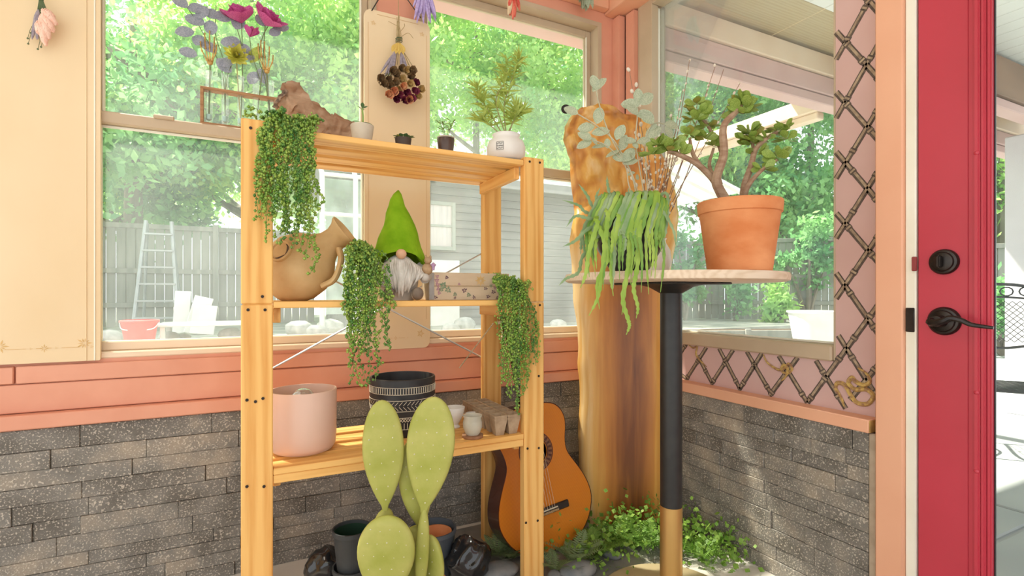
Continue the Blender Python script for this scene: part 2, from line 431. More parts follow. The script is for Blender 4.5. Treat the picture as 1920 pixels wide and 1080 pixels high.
sash_window('window_1', w1a, w1b, ZS, ZH+.02, 1.602, 'tall sash window behind the glass tubes and left end of the rack')
sash_window('window_2', w2a, w2b, ZS, ZH+.02, 1.602, 'sash window looking onto the grey shed behind the rack')
t = thing('window_3', 'large fixed picture window in the right wall above the bamboo lattice', None, (WX, y3a, ZS3), kind='structure')
D = y3b-y3a; HH = 2.43-ZS3
for n, vf, m in (('frame', bbox(.0, .10, 0, .008, 0, HH, .002), tan), ('frame', bbox(-.012, .03, D-.10, D, 0, HH, .003), tan), ('frame', bbox(.031, .10, D-.075, D, 0, HH, .003), tan),
                 ('frame', bbox(-.012, .10, .0082, D-.10, 0, .052, .005), tan), ('frame', bbox(-.012, .10, .0082, D-.10, HH-.05, HH, .003), tan),
                 ('glazing_bead', bbox(.04, .052, .0082, D-.075, .052, .060, .002), seal), ('glazing_bead', bbox(.04, .052, D-.088, D-.0755, .06, HH-.05, .002), seal), ('glazing_bead', bbox(.04, .052, .0082, .013, .06, HH-.05, .002), seal),
                 ('pane', box(.055, .060, .0081, D-.076, .05, HH-.05), pane)):
    MB().add(vf).obj(n, m, t, smooth=False)

# painted bamboo lattice: flat brushwork on the wall
bam_d = mat('bamboo_paint_dark', (0.075, 0.052, 0.04), (0.15, 0.11, 0.085), scale=60, rough=.7)
bam_l = mat('bamboo_paint_tan', (0.26, 0.18, 0.12), (0.50, 0.38, 0.25), scale=50, rough=.7)
snake_g = mat('snake_paint_gold', (0.62, 0.42, 0.12), (0.30, 0.15, 0.08), scale=90, rough=.6)
mural = MB()
def wp(px, py): p = PX(px, py, WX); return (p.y, p.z)
def pole(a, b, w=0.018):
    (y0, z0), (y1, z1) = wp(*a), wp(*b)
    L_ = math.hypot(y1-y0, z1-z0); dy, dz = (y1-y0)/L_, (z1-z0)/L_; nx_, nz_ = -dz, dy
    if nz_ < 0: nx_, nz_ = -nx_, -nz_
    def quad(s0, s1, u0, u1, mi, d):
        P = []
        for s_, u in ((s0, u0), (s1, u0), (s1, u1), (s0, u1)):
            P.append((WX-d, y0+dy*s_*L_+nx_*u*w, z0+dz*s_*L_+nz_*u*w))
        Q = [(WX+.001, p[1], p[2]) for p in P]
        mural.add((P+Q, [(0, 1, 2, 3), (0, 4, 5, 1), (1, 5, 6, 2), (2, 6, 7, 3), (3, 7, 4, 0)]), mi)
    quad(0, 1, -.5, .5, 0, .0008)
    quad(0, 1, -.12, .30, 1, .0012)
    n = max(1, int(L_/0.085)); off = rnd(.1, .9)
    for i in range(n):
        c = (i+off)/n
        if c < .97: quad(c-.008/L_, c+.008/L_, -.60, .60, 0, .0014); quad(c-.003/L_, c+.003/L_, -.45, .5, 1, .0018)
for a, b in (((1568, 112), (1632, -4)), ((1568, 60), (1654, 155)), ((1622, -6), (1654, 30)), ((1568, 222), (1654, 70)), ((1568, 173), (1654, 270)), ((1568, 335), (1654, 192)),
             ((1568, 285), (1654, 386)), ((1568, 447), (1654, 310)), ((1568, 400), (1654, 500)), ((1568, 560), (1654, 432)), ((1568, 512), (1654, 636)), ((1572, 629), (1654, 760)),
             ((1514, 755), (1654, 562)), ((1287, 711), (1325, 651)), ((1334, 720), (1375, 656)), ((1386, 731), (1429, 662)), ((1443, 742), (1496, 670)), ((1594, 750), (1654, 676)),
             ((1308, 667), (1336, 720)), ((1348, 653), (1388, 730)), ((1400, 659), (1448, 742)), ((1460, 667), (1514, 755)), ((1530, 676), (1586, 766)), ((1260, 690), (1290, 712)), ((1250, 705), (1290, 640))):
    pole(a, b)
mo = mural.obj('painted_bamboo_lattice', [bam_d, bam_l], wall_right, smooth=False)
def snake(pts, w, name):
    P = spline([(WX-.003, *wp(*p)) for p in pts], 7)
    MB().add(tube(P, [w*(0.4+0.6*min(1, 6*min(i, len(P)-1-i)/len(P))) for i in range(len(P))], 6, flat=1)).obj(name, snake_g, wall_right)
    return P
s1 = [(1432, 664), (1440, 680), (1460, 693), (1472, 690), (1480, 682), (1486, 692), (1476, 700), (1466, 694), (1470, 684), (1478, 690), (1474, 706), (1466, 714)]
s2 = [(1610, 690), (1625, 700), (1632, 715), (1620, 722), (1605, 715), (1598, 708), (1592, 718), (1604, 730), (1625, 730), (1638, 742), (1628, 757), (1608, 755), (1596, 740), (1585, 722), (1572, 718), (1568, 728), (1578, 745), (1584, 762)]
s3 = [(1290, 645), (1300, 652), (1308, 650), (1306, 664), (1314, 676), (1326, 688)]
snake(s1, .005, 'painted_snake'); snake(s2, .007, 'painted_snake'); snake(s3, .004, 'painted_vine')
s4 = [(1164, 86), (1169, 100), (1165, 118), (1171, 132), (1168, 165), (1164, 190)]
def wpl(px, py): p = PX(px, py, WX-.002); return p
MB().add(tube(spline([wpl(*p)+Vector((-.002, 0, 0)) for p in s4], 5), .005, 6)).obj('painted_vine', bam_d, wall_right)

# ---- red door with glass, jamb and casing
yc = 0.868
t = MB().add(bbox(1.640, WX+.05, 0.795, yc, 0, 2.3, .004)).obj('trim_7', pink_lt); struct(t, 'tall peach casing beside the red door')
jb = MB().add(bbox(1.652, 1.80, 0.768, 0.795, 0, 2.2, .003)).obj('trim_8', seal); struct(jb, 'cream door jamb beside the red door')
zs = PX(1710, 600, 1.65).z
MB().add(bbox(1.6485, 1.653, .7705, .7925, zs-.034, zs+.034, .004)).obj('strike_plate', black_metal, jb)
MB().add(bbox(1.645, 1.653, .764, .776, PX(1712, 495, 1.65).z-.02, PX(1712, 495, 1.65).z+.02, .002)).obj('strike_plate', mat('strike_red', (.30, .05, .05)), jb)
DX = 1.655; dy1, dy0 = 0.765, -0.15
door = thing('door_1', 'crimson glazed door with black lever and deadbolt', None, (DX, dy1, 0.01), kind='structure')
sw = 0.115
def dp(n, vf, m, par=door, sm=False): return MB().add(vf).obj(n, m, par, smooth=sm)
dp('stile', bbox(0, .045, -sw, 0, 0, 2.1, .003), red); dp('stile', bbox(0, .045, dy0-dy1, dy0-dy1+sw, 0, 2.1, .003), red)
dp('rail', bbox(0.001, .044, dy0-dy1+sw, -sw, 0, .17, .003), red); dp('rail', bbox(0.001, .044, dy0-dy1+sw, -sw, 1.98, 2.1, .003), red)
ly1 = -sw; ly0 = dy0-dy1+sw
for i, (a, b, d) in enumerate(((0, .014, .004), (.014, .026, .014), (.026, .036, .010), (.036, .046, .003))):
    dp('glass_bead', bbox(-d, .02, ly1-b, ly1-a+.0005, .17+a, 1.98-a, .003, 2), red); dp('glass_bead', bbox(-d, .02, ly0+a, ly0+b, .17+a, 1.98-a, .003, 2), red)
    dp('glass_bead', bbox(-d, .02, ly0+a, ly1-a, .17+a, .17+b, .003, 2), red)
for z in (0.54, .74, 1.35):
    dp('bead_plug', ell((-.012, ly1-.02, z), (.005, .006, .006)), red)
dp('edge_seal', bbox(.010, .0158, ly1-.049, ly1-.0465, .21, 1.94, .001), matte_black)
dp('pane', box(.016, .022, ly0+.04, ly1-.047, .20, 1.94), pane_clean)
def px_d(px, py): p = PX(px, py, DX); return p.y-dy1, p.z-.01
Rx = Matrix.Rotation(-math.pi/2, 4, 'Y')
y_, z_ = px_d(1771, 491)
db = dp('deadbolt', lathe([(.034, 0), (.034, .006), (.031, .010), (.026, .011), (.024, .016), (.018, .018), (.001, .0185)], 32), black_metal, sm=True)
db.matrix_basis = Matrix.Translation((0, y_, z_)) @ Rx
MB().add(bbox(-.016, .016, -.0045, .0045, .017, .036, .003, 2)).obj('thumb_turn', black_metal, db)
y_, z_ = px_d(1771, 602)
hd = dp('door_handle', lathe([(.038, 0), (.038, .005), (.034, .010), (.029, .011), (.027, .016), (.016, .019), (.014, .045), (.001, .046)], 32), black_metal, sm=True)
hd.matrix_basis = Matrix.Translation((0, y_, z_)) @ Rx
lp = spline([(0, .012, .046), (-.004, .004, .052), (.002, -.02, .055), (.010, -.035, .053), (.006, -.055, .050), (-.004, -.075, .048), (-.008, -.100, .046), (-.010, -.118, .044)], 6)
lp2 = [Vector((p.x, p.y, p.z)) for p in lp]
MB().add(tube(lp2, [.011-.007*i/len(lp2) for i in range(len(lp2))], 8)).obj('lever', black_metal, hd)
MB().add(lathe([(.006, .046), (.006, .052), (.001, .053)], 12)).obj('lock_button', black_metal, hd)

# ---- cream boards hung over the wall
def star(r, n=8, w=.32):
    v = [(0, 0, 0)]; f = []
    for k in range(n):
        a = 2*math.pi*k/n; rr = r if k % 2 == 0 else r*.75
        o = len(v)
        for s, q in ((0, .12), (1, .55), (0, 1), (-1, .55)):
            v.append((rr*q*math.cos(a)-s*w*rr*.35*math.sin(a), 0, rr*q*math.sin(a)+s*w*rr*.35*math.cos(a)))
        f.append((o, o+1, o+2, o+3))
    return v, f
def board(name, x0, x1, z0, z1, label, rnd_r, orn):
    w = x1-x0; h = z1-z0; t = tag(MB().obj(name, cream), label, 'board') if False else thing(name, label, 'board', ((x0+x1)/2, 2.086, z0))
    v = []; pts = []
    for cx, cz, a0 in ((w/2-rnd_r, h-rnd_r, 0), (-w/2+rnd_r, h-rnd_r, 90), (-w/2+rnd_r, rnd_r, 180), (w/2-rnd_r, rnd_r, 270)):
        for k in range(6):
            a = math.radians(a0+k*18); pts.append((cx+rnd_r*math.cos(a), cz+rnd_r*math.sin(a)))
    n = len(pts); b = MB()
    b.add(([(x, -.006, z) for x, z in pts]+[(x, .0075, z) for x, z in pts], [tuple(range(n-1, -1, -1)), tuple(range(n, 2*n))]+[(i, (i+1) % n, n+(i+1) % n, n+i) for i in range(n)]))
    b.obj('panel', cream, t, smooth=False)
    if rnd_r < .01:
        for k, (a, bb) in enumerate(((.012, .016), (.034, .037))):
            MB().add(bbox(w/2-bb, w/2-a, -.0085, -.0055, .0, h, .001)).obj('moulding', seal if k == 0 else cream, t, smooth=False)
    else:
        for k in (0,):
            bd = MB(); i0 = .014
            bd.add(bbox(-w/2+i0, -w/2+i0+.002, -.0072, -.0055, .12, h-i0-.04, .0005)); bd.add(bbox(w/2-i0-.002, w/2-i0, -.0072, -.0055, .12, h-i0-.04, .0005)); bd.add(bbox(-w/2+.05, w/2-.05, -.0072, -.0055, h-i0-.002, h-i0, .0005))
            bd.obj('scored_border', mat('scored_line', (.70, .48, .25)), t, smooth=False)
    ob = MB()
    for (x, z, r, n_) in orn: ob.add(star(r, n_), 0, Matrix.Translation((x, -.0066, z)))
    for (xa, xb, z) in [(orn[i][0]+.012, orn[i+1][0]-.012, .045) for i in range(len(orn)-1) if orn[i][1] < .06 and orn[i+1][1] < .06]:
        if xb > xa: ob.add(box(xa, xb, -.0072, -.0062, z-.0006, z+.0006))
    ob.obj('printed_border', gold_ink, t, smooth=False)
    return t
_c = (-1.75+PY(188, 0, 2.08).x)/2
def _o(px, r, n, dz=0): q = PY(px, 668, 2.08); return (q.x-_c, .045+dz, r, n)
board('hanging_board', -1.75, PY(188, 0, 2.08).x, .787, 2.60, 'wide cream wooden board covering the wall at the far left', .004,
      [_o(0, .022, 10, .01), _o(58, .005, 6), _o(83, .014, 8), _o(106, .005, 6), _o(158, .022, 10, .012), _o(172, .006, 6)])
cbx = PY(743, 0, 2.08).x
board('hanging_board', PY(683, 0, 2.08).x, PY(806, 0, 2.08).x, .777, 2.14, 'narrow cream board with rounded corners between the windows', .028,
      [(-.09, .045, .010, 8), (-.06, .045, .004, 6), (-.01, .045, .009, 8), (.04, .045, .004, 6), (.095, .06, .018, 10), (.10, 1.31, .012, 9), (-.10, 1.31, .012, 9)])
# ------------------------------------------------------------------ OUTSIDE
leafA = mat('tree_leaf_fresh', (0.20, 0.50, 0.17), (0.68, 0.88, 0.26), scale=0.9, rough=.5, detail=6, transl=.55, lo=.3, hi=.68)
leafB = mat('tree_leaf_deep', (0.12, 0.38, 0.16), (0.42, 0.70, 0.26), scale=0.9, rough=.5, detail=6, transl=.45, lo=.3, hi=.7)
bark = mat('grey_bark', (0.16, 0.13, 0.10), (0.28, 0.24, 0.19), scale=6, stretch=(1, 1, .2), rough=.9, bump=.6)
grass_m = mat('pale_gravel_yard', (0.34, 0.35, 0.30), (0.52, 0.51, 0.45), scale=2.5, rough=.9, bump=.3, bscale=14)
patio_m = mat('patio_concrete', (0.30, 0.32, 0.33), (0.37, 0.385, 0.385), scale=1.5, rough=.7)
fence_m = mat('weathered_fence', (0.34, 0.33, 0.29), (0.24, 0.25, 0.22), scale=3, stretch=(3, 3, .4), rough=.85, bump=.3)
siding_m = mat('weathered_siding', (0.22, 0.21, 0.195), (0.30, 0.285, 0.26), scale=3, stretch=(.3, 1, 3), rough=.85, bump=.3)
G = 0.42
def ground(name, x0, x1, y0, y1, z, m, label):
    return struct(MB().add(box(x0, x1, y0, y1, z-.3, z)).obj(name, m, smooth=False), label)
ground('yard_ground', -30, 40, 6.2, 34, G, grass_m, 'pale yard ground beyond the windows')
ground('patio_ground', 1.96, 40, -8, 6.2, -.03, patio_m, 'grey patio floor outside the glazed door')
ground('side_ground', -30, 1.96, 2.32, 6.2, 0.1, grass_m, 'ground strip outside the sash windows')
for i in range(6):
    o = MB().add(bbox(2.0+i*1.22, 3.2+i*1.22, -1.0, .98, -.06, -.018, .006)).obj('patio_slab', patio_m, bpy.data.objects['patio_ground'], smooth=False)
    o = MB().add(bbox(2.0+i*1.22, 3.2+i*1.22, 1.0, 2.98, -.06, -.018, .006)).obj('patio_slab', patio_m, bpy.data.objects['patio_ground'], smooth=False)

def foliage(crowns, size, name, m, parent, aspect=.55):
    P = []
    for (cx, cy, cz, rx, ry, rz, n) in crowns:
        nc = max(6, n//55)
        d = rng.normal(size=(nc, 3)); d /= np.linalg.norm(d, axis=1)[:, None]
        c = d*(rng.random(nc)**.45)[:, None]*np.array([rx, ry, rz])+np.array([cx, cy, cz])
        idx = rng.integers(0, nc, n)
        sg = np.array([.32, .32, .20])*min(rx, rz)*.45+.05
        P.append(c[idx]+rng.normal(size=(n, 3))*sg)
    P = np.concatenate(P); n = len(P)
    a = rng.normal(size=(n, 3)); a[:, 2] -= .3; a /= np.linalg.norm(a, axis=1)[:, None]
    b = rng.normal(size=(n, 3)); b -= a*(a*b).sum(1)[:, None]; b /= np.linalg.norm(b, axis=1)[:, None]
    s = (size*(.6+.8*rng.random(n)))[:, None]
    V = np.stack([P, P+a*s*.5+b*s*aspect*.5, P+a*s, P+a*s*.5-b*s*aspect*.5], 1).reshape(-1, 3)
    me = bpy.data.meshes.new(name)
    me.vertices.add(4*n); me.vertices.foreach_set('co', V.ravel())
    me.loops.add(4*n); me.loops.foreach_set('vertex_index', np.arange(4*n, dtype=np.int32))
    me.polygons.add(n); me.polygons.foreach_set('loop_start', np.arange(0, 4*n, 4, dtype=np.int32))
    me.materials.append(m); me.update(calc_edges=True); me.validate()
    o = link(name, me, parent); o['kind'] = 'stuff'; return o
def tree(name, label, base, h, trunk_r, crowns, m, leaf=.16, lean=(0, 0), group='trees behind the yard fence'):
    t = thing(name, label, 'tree', base, group=group)
    tp = [(0, 0, -.1), (lean[0]*.3, lean[1]*.3, h*.35), (lean[0]*.7, lean[1]*.7, h*.7), (lean[0], lean[1], h)]
    MB().add(tube(spline(tp, 4), [trunk_r*(1-.75*i/12) for i in range(13)], 8)).obj('trunk', bark, t)
    for c in crowns[:6]:
        z0 = max(.3*h, c[2]-c[5]*1.1); z0 = min(z0, h*.9)
        p0 = Vector((lean[0]*z0/h, lean[1]*z0/h, z0))
        MB().add(tube(spline([p0, p0.lerp(Vector(c[:3]), .5)+Vector((0, 0, -.15)), Vector(c[:3])], 4), [trunk_r*.42*(1-.8*i/8) for i in range(9)], 6)).obj('branch', bark, t)
    foliage(crowns, leaf, 'foliage', m, t)
    return t
def crown_set(n, rad, zc, rz, each, r0):
    out = []
    for k in range(n):
        a = 2*math.pi*k/n+rnd(-.3, .3); q = rnd(.35, 1)
        out.append((rad*q*math.cos(a), rad*q*math.sin(a), zc+rnd(-rz, rz), r0*rnd(.8, 1.2), r0*rnd(.8, 1.2), r0*rnd(.6, .9), each))
    return out
def tb(px, Y): p = PY(px, 552, Y); return (p.x, Y, G)
tree('maple_tree', 'broad bright green maple behind the fence, seen through the left sash window', tb(250, 12.5), 6, .22, crown_set(9, 2.9, 5.2, 2.3, 3000, 1.7), leafA)
tree('maple_tree', 'tall leafy tree behind the glass tubes and gold hands', tb(470, 14), 8, .25, crown_set(10, 3.0, 6.6, 3.2, 3000, 1.8), leafA)
tree('maple_tree', 'bright yellow green tree behind the narrow cream board', tb(650, 13.6), 7.5, .22, crown_set(9, 2.6, 6.2, 2.8, 3000, 1.7), leafA)
tree('maple_tree', 'tree with a straight grey trunk rising above the shed roof', tb(893, 15), 9, .20, crown_set(10, 3.0, 8.0, 2.8, 3000, 1.8), leafA)
tree('maple_tree', 'leafy tree at the shed end, left of the corner post', tb(1060, 14), 7, .22, crown_set(9, 2.7, 6.0, 2.5, 3000, 1.7), leafA)
tree('maple_tree', 'low spreading tree over the fence at the far left window edge', tb(120, 11.8), 5, .18, crown_set(8, 2.2, 4.2, 1.6, 2800, 1.5), leafB)
# a long limb crossing the upper left pane
lt = bpy.data.objects['maple_tree']
b0 = Vector(lt.location)
MB().add(tube(spline([PY(150, 70, 11.4)-b0, PY(260, 125, 11.3)-b0, PY(350, 170, 11.4)-b0, PY(470, 235, 11.6)-b0], 5), [.16-.10*i/15 for i in range(16)], 7)).obj('limb', bark, lt)
MB().add(tube(spline([PY(215, 105, 11.4)-b0, PY(280, 160, 11.2)-b0, PY(330, 210, 11.2)-b0], 5), [.08-.05*i/10 for i in range(11)], 6)).obj('limb', bark, lt)
def shrub(label, px, depth, w, h, n, m, z0=.05, leaf=.13):
    p = PD(px, 552, depth); t = thing('shrub', label, 'shrub', (p.x, p.y, z0), group='shrubs along the fence')
    cr = [(rnd(-w, w)*.6, rnd(-w, w)*.5, h*rnd(.25, .85), w*.5, w*.5, h*.26, n//6) for _ in range(6)]
    for c in cr: MB().add(tube([(0, 0, 0), (c[0]*.5, c[1]*.5, c[2]*.6), c[:3]], [.04, .03, .012], 5)).obj('stem', bark, t)
    foliage(cr, leaf, 'foliage', m, t); return t
def dtree(label, px, depth, h, n, spread, zc, rz, m, r0=1.5, z0=G): 
    p = PD(px, 552, depth)
    return tree('elm_tree', label, (p.x, p.y, z0), h, .2, crown_set(n, spread, zc, rz, 3000, r0), m)
dtree('dense green tree behind the jade plant, seen through the picture window', 1340, 15.0, 6.5, 9, 2.6, 4.9, 1.9, leafB)
dtree('leafy tree filling the right side of the picture window', 1520, 13.8, 6, 10, 2.5, 4.2, 2.1, leafB)
dtree('tree between the corner post and the jade plant', 1245, 16, 8, 9, 2.4, 6.0, 2.2, leafA)
dtree('green tree seen beyond the white porch post through the door', 1880, 13.5, 5.5, 9, 2.4, 3.9, 2.0, leafA)
shrub('vine covered shrub hanging over the fence behind the jade pot', 1515, 11.2, .7, 2.2, 2600, leafB, z0=G)
shrub('leafy climber on the fence left of the terracotta pot', 1285, 11.4, .5, 2.1, 1500, leafB, z0=G)
shrub('slim vine on the fence below the tabletop', 1378, 11.3, .3, 1.5, 700, leafB, z0=G)
shrub('bushy shrub low behind the patio chair', 1880, 8.6, .9, 1.5, 2600, leafB, z0=-.03)
shrub('shrub at the fence foot near the white tub', 1470, 10.6, .4, 1.0, 800, leafA, z0=G)

plankm = MB().add(bbox(-.066, .066, -.009, .009, 0, 1.78, .004)).mesh('plank', fence_m, smooth=False)
def fence(p0, p1, label, rails=True):
    p0, p1 = Vector(p0), Vector(p1); d = p1-p0; n = int(d.length/.14); a = math.atan2(d.y, d.x)
    t = thing('wooden_fence', label, 'fence', p0, a, group='weathered fences around the yard')
    for i in range(n): link('plank', plankm, t, (.07+i*.14, rnd(-.004, .004), .02+rnd(-.012, .012)))
    Ln = n*.14
    for z in (.35, .95, 1.74): MB().add(bbox(0, Ln, -.045, -.009, z, z+.085, .004)).obj('rail', fence_m, t, smooth=False)
    for k in range(int(Ln/2.2)+1): MB().add(bbox(k*2.2-.045, k*2.2+.045, -.10, -.0455, -.05, 1.86, .004)).obj('fence_post', fence_m, t, smooth=False)
    return t
fence((PY(120, 0, 11).x, 11.0, G), (PY(592, 0, 11.0).x, 11.0, G), 'grey board fence across the yard behind the left sash window')
q0, q1 = PD(1195, 552, 12.4), PD(1640, 552, 10.9)
fence((q0.x, q0.y, G), (q1.x, q1.y, G), 'grey board fence behind the pub table, seen through the picture window')
q0, q1 = PD(1780, 552, 9.6), PD(1990, 552, 9.0)
fence((q0.x, q0.y, .1), (q1.x, q1.y, .1), 'brown board fence beyond the patio chair')

# shed
sx0, sx1, sy = PY(648, 0, 9).x, PY(1120, 0, 9).x, 9.0
shed = thing('garden_shed', 'weathered grey garden shed with a small window, outside behind the rack', 'shed', (sx0, sy, G))
SWd = sx1-sx0; SH = 2.72
MB().add(box(0, SWd, .02, 2.6, 0, SH)).obj('wall', siding_m, shed, smooth=False)
nb = 18; bh = SH/nb
bm_ = MB().add(bbox(0, SWd, -.012, .019, 0, bh-.006, .003)).mesh('siding_board', siding_m, smooth=False)
for i in range(nb): link('siding_board', bm_, shed, (0, rnd(-.003, .003), i*bh))
MB().add(([(-.3, -.35, SH-.06), (SWd+.3, -.35, SH-.06), (SWd+.3, 1.3, SH+.75), (-.3, 1.3, SH+.75), (-.3, 2.95, SH-.06), (SWd+.3, 2.95, SH-.06)] +
          [(-.3, -.35, SH-.0), (SWd+.3, -.35, SH-.0), (SWd+.3, 1.3, SH+.81), (-.3, 1.3, SH+.81), (-.3, 2.95, SH), (SWd+.3, 2.95, SH)],
          [(0, 1, 2, 3), (3, 2, 5, 4), (6, 9, 8, 7), (9, 10, 11, 8), (0, 6, 7, 1), (4, 5, 11, 10), (0, 3, 9, 6), (3, 4, 10, 9), (1, 7, 8, 2), (2, 8, 11, 5)])).obj('roof', mat('pale_metal_roof', (.55, .56, .56), (.66, .67, .66), scale=4, rough=.5), shed, smooth=False)
MB().add(bbox(-.3, SWd+.3, -.40, -.35, SH-.16, SH+.02, .01)).obj('fascia', mat('grey_fascia', (.36, .35, .33)), shed, smooth=False)
wx = PY(822, 0, sy).x-sx0; wz0 = PY(822, 462, sy).z-G; wz1 = PY(822, 385, sy).z-G
win = MB()
for vf in (bbox(wx-.32, wx-.25, -.05, .0, wz0-.07, wz1+.07), bbox(wx+.25, wx+.32, -.05, .0, wz0-.07, wz1+.07), bbox(wx-.25, wx+.25, -.05, 0, wz1, wz1+.07), bbox(wx-.25, wx+.25, -.05, 0, wz0-.07, wz0), bbox(wx-.25, wx+.25, -.04, 0, (wz0+wz1)/2-.02, (wz0+wz1)/2+.02)): win.add(vf)
wo = win.obj('window_frame', mat('grey_green_trim', (.42, .44, .38), (.36, .38, .33)), shed, smooth=False)
MB().add(box(wx-.25, wx+.25, -.018, -.0125, wz0, (wz0+wz1)/2-.02)).obj('pane', mat('curtained_glass', (.72, .64, .60), (.56, .52, .50), scale=3, stretch=(6, 1, .6), rough=.25), wo, smooth=False)
MB().add(box(wx-.25, wx+.25, -.018, -.0125, (wz0+wz1)/2+.02, wz1)).obj('pane', MATS['curtained_glass'], wo, smooth=False)
dx = wx+.05; 
MB().add(bbox(dx-.35, dx+.35, -.045, -.0125, 0, wz0-.25, .01)).obj('white_hatch', white, shed, smooth=False)
# white sheet lean-to at the shed end
lt = thing('greenhouse_frame', 'white framed lean-to with clear panels beside the shed', 'greenhouse', PY(604, 552, 7.5)+Vector((0, 0, G-1)))
for x in (0, .45, .9): MB().add(tube([(x, 0, 0), (x, 0, 2.25), (x, .6, 2.7)], .035, 6)).obj('post', white, lt)
for z in (1.0, 1.7, 2.25): MB().add(tube([(0, 0, z), (.9, 0, z)], .03, 6)).obj('rail', white, lt)
MB().add(box(.02, .88, .04, .05, .3, 2.2)).obj('sheet', pane_mat('greenhouse_sheet', veil=.45, gloss=.04), lt, smooth=False)
# things standing in the yard
lp = PY(293, 552, 9.6); lad = thing('step_ladder', 'pale aluminium step ladder standing in the yard by the fence', 'ladder', (lp.x, 9.6, G))
alu = mat('aluminium', (.42, .45, .45), (.36, .38, .38), rough=.4, metal=.3)
for s in (-1, 1): MB().add(tube([(s*.30, 0, 0), (s*.17, .25, 1.75)], .03, 6)).obj('rail', alu, lad); MB().add(tube([(s*.28, .75, 0), (s*.16, .3, 1.72)], .022, 6)).obj('rear_leg', alu, lad)
for k in range(6): f = (k+.8)/6.6; MB().add(bbox(-.30+.13*f, .30-.13*f, .25*f-.05, .25*f+.05, 1.75*f-.015, 1.75*f+.015, .004)).obj('step', alu, lad, smooth=False)
bp_ = PY(262, 552, 6.9); bk = thing('storage_bin', 'red plastic bin standing in the yard below the ladder', 'bin', (bp_.x, 6.9, G))
MB().add(lathe([(.13, 0), (.17, .27), (.185, .275), (.185, .295), (.17, .3), (.165, .29), (.128, .02), (.001, .02)], 24)).obj('body', mat('red_plastic', (.75, .12, .11), rough=.4), bk)
MB().add(tube(spline([(-.18, 0, .27), (-.12, -.12, .2), (.12, -.12, .2), (.18, 0, .27)], 5), .006, 5)).obj('handle', white, bk)
for k, (px, Y, w, h, tl, lab) in enumerate(((338, 8.8, .2, .62, .05, 'narrow upright white board leaning in the yard, left of the pair'), (362, 8.6, .24, .55, .25, 'tilted white board leaning in the yard, middle one'), (378, 8.5, .30, .42, .12, 'squat white board leaning in the yard nearest the rack post'))):
    q = PY(px, 552, Y); b = tag(MB().add(bbox(-w/2, w/2, -.02, .02, 0, h, .006)).obj('white_board', white, smooth=False), lab, 'board', 'white boards leaning in the yard'); b.location = (q.x, Y, G+.012); b.rotation_euler = (-.12, tl, 0)
q = PY(395, 552, 7.2)
wtb = thing('work_table', 'low white work table in the yard beside the red bin', 'table', (q.x, 7.4, G))
MB().add(bbox(-.55, .55, -.3, .3, .20, .235, .008)).obj('tabletop', white, wtb, smooth=False)
for sx in (-1, 1):
    for s_y in (-1, 1): MB().add(bbox(sx*.48-.025, sx*.48+.025, s_y*.24-.025, s_y*.24+.025, 0, .199, .004)).obj('leg', white, wtb, smooth=False)
stone_pale = mat('pale_rubble', (.62, .61, .57), (.40, .40, .37), scale=8, rough=.9, bump=.5)
RUB = ['pale rubble lump at the left edge of the left sash window', 'smaller rubble lump just right of the one at the left window edge', 'rubble lump on the ground right of the red bin', 'small rubble lump below the upright white board', 'rubble lump beside the left rack post outside', 'large pale rubble lump just right of the left rack post', 'middle rubble lump below the clay jug', 'largest rubble lump right below the jug handle', 'rubble lump below the planter box left end', 'rounded rubble lump below the planter box star', 'rubble lump right of the rack outside the shed window']
for k, (px, r) in enumerate(((205, .16), (236, .10), (318, .12), (345, .09), (432, .15), (560, .20), (596, .16), (620, .22), (845, .15), (872, .20), (1045, .16))):
    q = PY(px, 552, 7.6+.3*math.sin(k*3)); rk = MB().add(ell((0, 0, 0), (r, r*.8, r*.62), 9, 6)); rk.v = [tuple(Vector(p)*(1+.22*mnoise.noise(Vector(p)*7+Vector((k*5, 0, 0))))) for p in rk.v]
    o = tag(rk.obj('rubble_stone', stone_pale), RUB[k], 'stone', 'rubble stones scattered in the yard'); o.location = (q.x, q.y, G+r*.42)
# white tub by the picture window
q = PD(1535, 552, 6.8); tub = thing('wash_tub', 'white plastic wash tub outside the picture window', 'tub', (q.x, q.y, -.03+.0))
MB().add(lathe([(.30, .42), (.36, .78), (.38, .79), (.38, .81), (.35, .81), (.29, .45), (.001, .45)], 28)).obj('bowl', white, tub)
MB().add(lathe([(.24, 0), (.20, .05), (.16, .40), (.28, .42)], 20)).obj('stand', fence_m, tub)
# porch over the patio
porch = thing('porch_roof', 'timber porch roof over the patio with a plywood soffit and pink beams', 'porch', (1.96, 2.3, 0))
ply = wood('plywood', (0.50, 0.40, 0.22), (0.40, 0.30, 0.15), axis='x', bands=5, dist=5)
for i in range(4):
    for j in range(1): MB().add(bbox(-.1+i*1.22, 1.115+i*1.22, -.395, .45, 2.72, 2.738, .003)).obj('soffit_sheet', ply, porch, smooth=False)
MB().add(box(-.1, 6.4, -3.8, -.40, 2.7305, 2.75)).obj('beadboard_ceiling', mat('white_beadboard', (.82, .84, .80), (.78, .8, .76), scale=4), porch, smooth=False)
for i in range(40): MB().add(bbox(-.1+i*.15, .045+i*.15, -3.8, -.40, 2.715, 2.7300, .004)).obj('ceiling_board', MATS['white_beadboard'], porch, smooth=False)
MB().add(bbox(-4.2, 9.2, -.07, .04, 2.56, 2.70, .006)).obj('beam', tan_lt, porch, smooth=False)
MB().add(bbox(-4.2, 9.2, -.05, .06, 2.43, 2.555, .006)).obj('beam', mauve, porch, smooth=False)
MB().add(bbox(-4.2, 9.2, -.04, .07, 2.36, 2.425, .006)).obj('beam', mauve, porch, smooth=False)
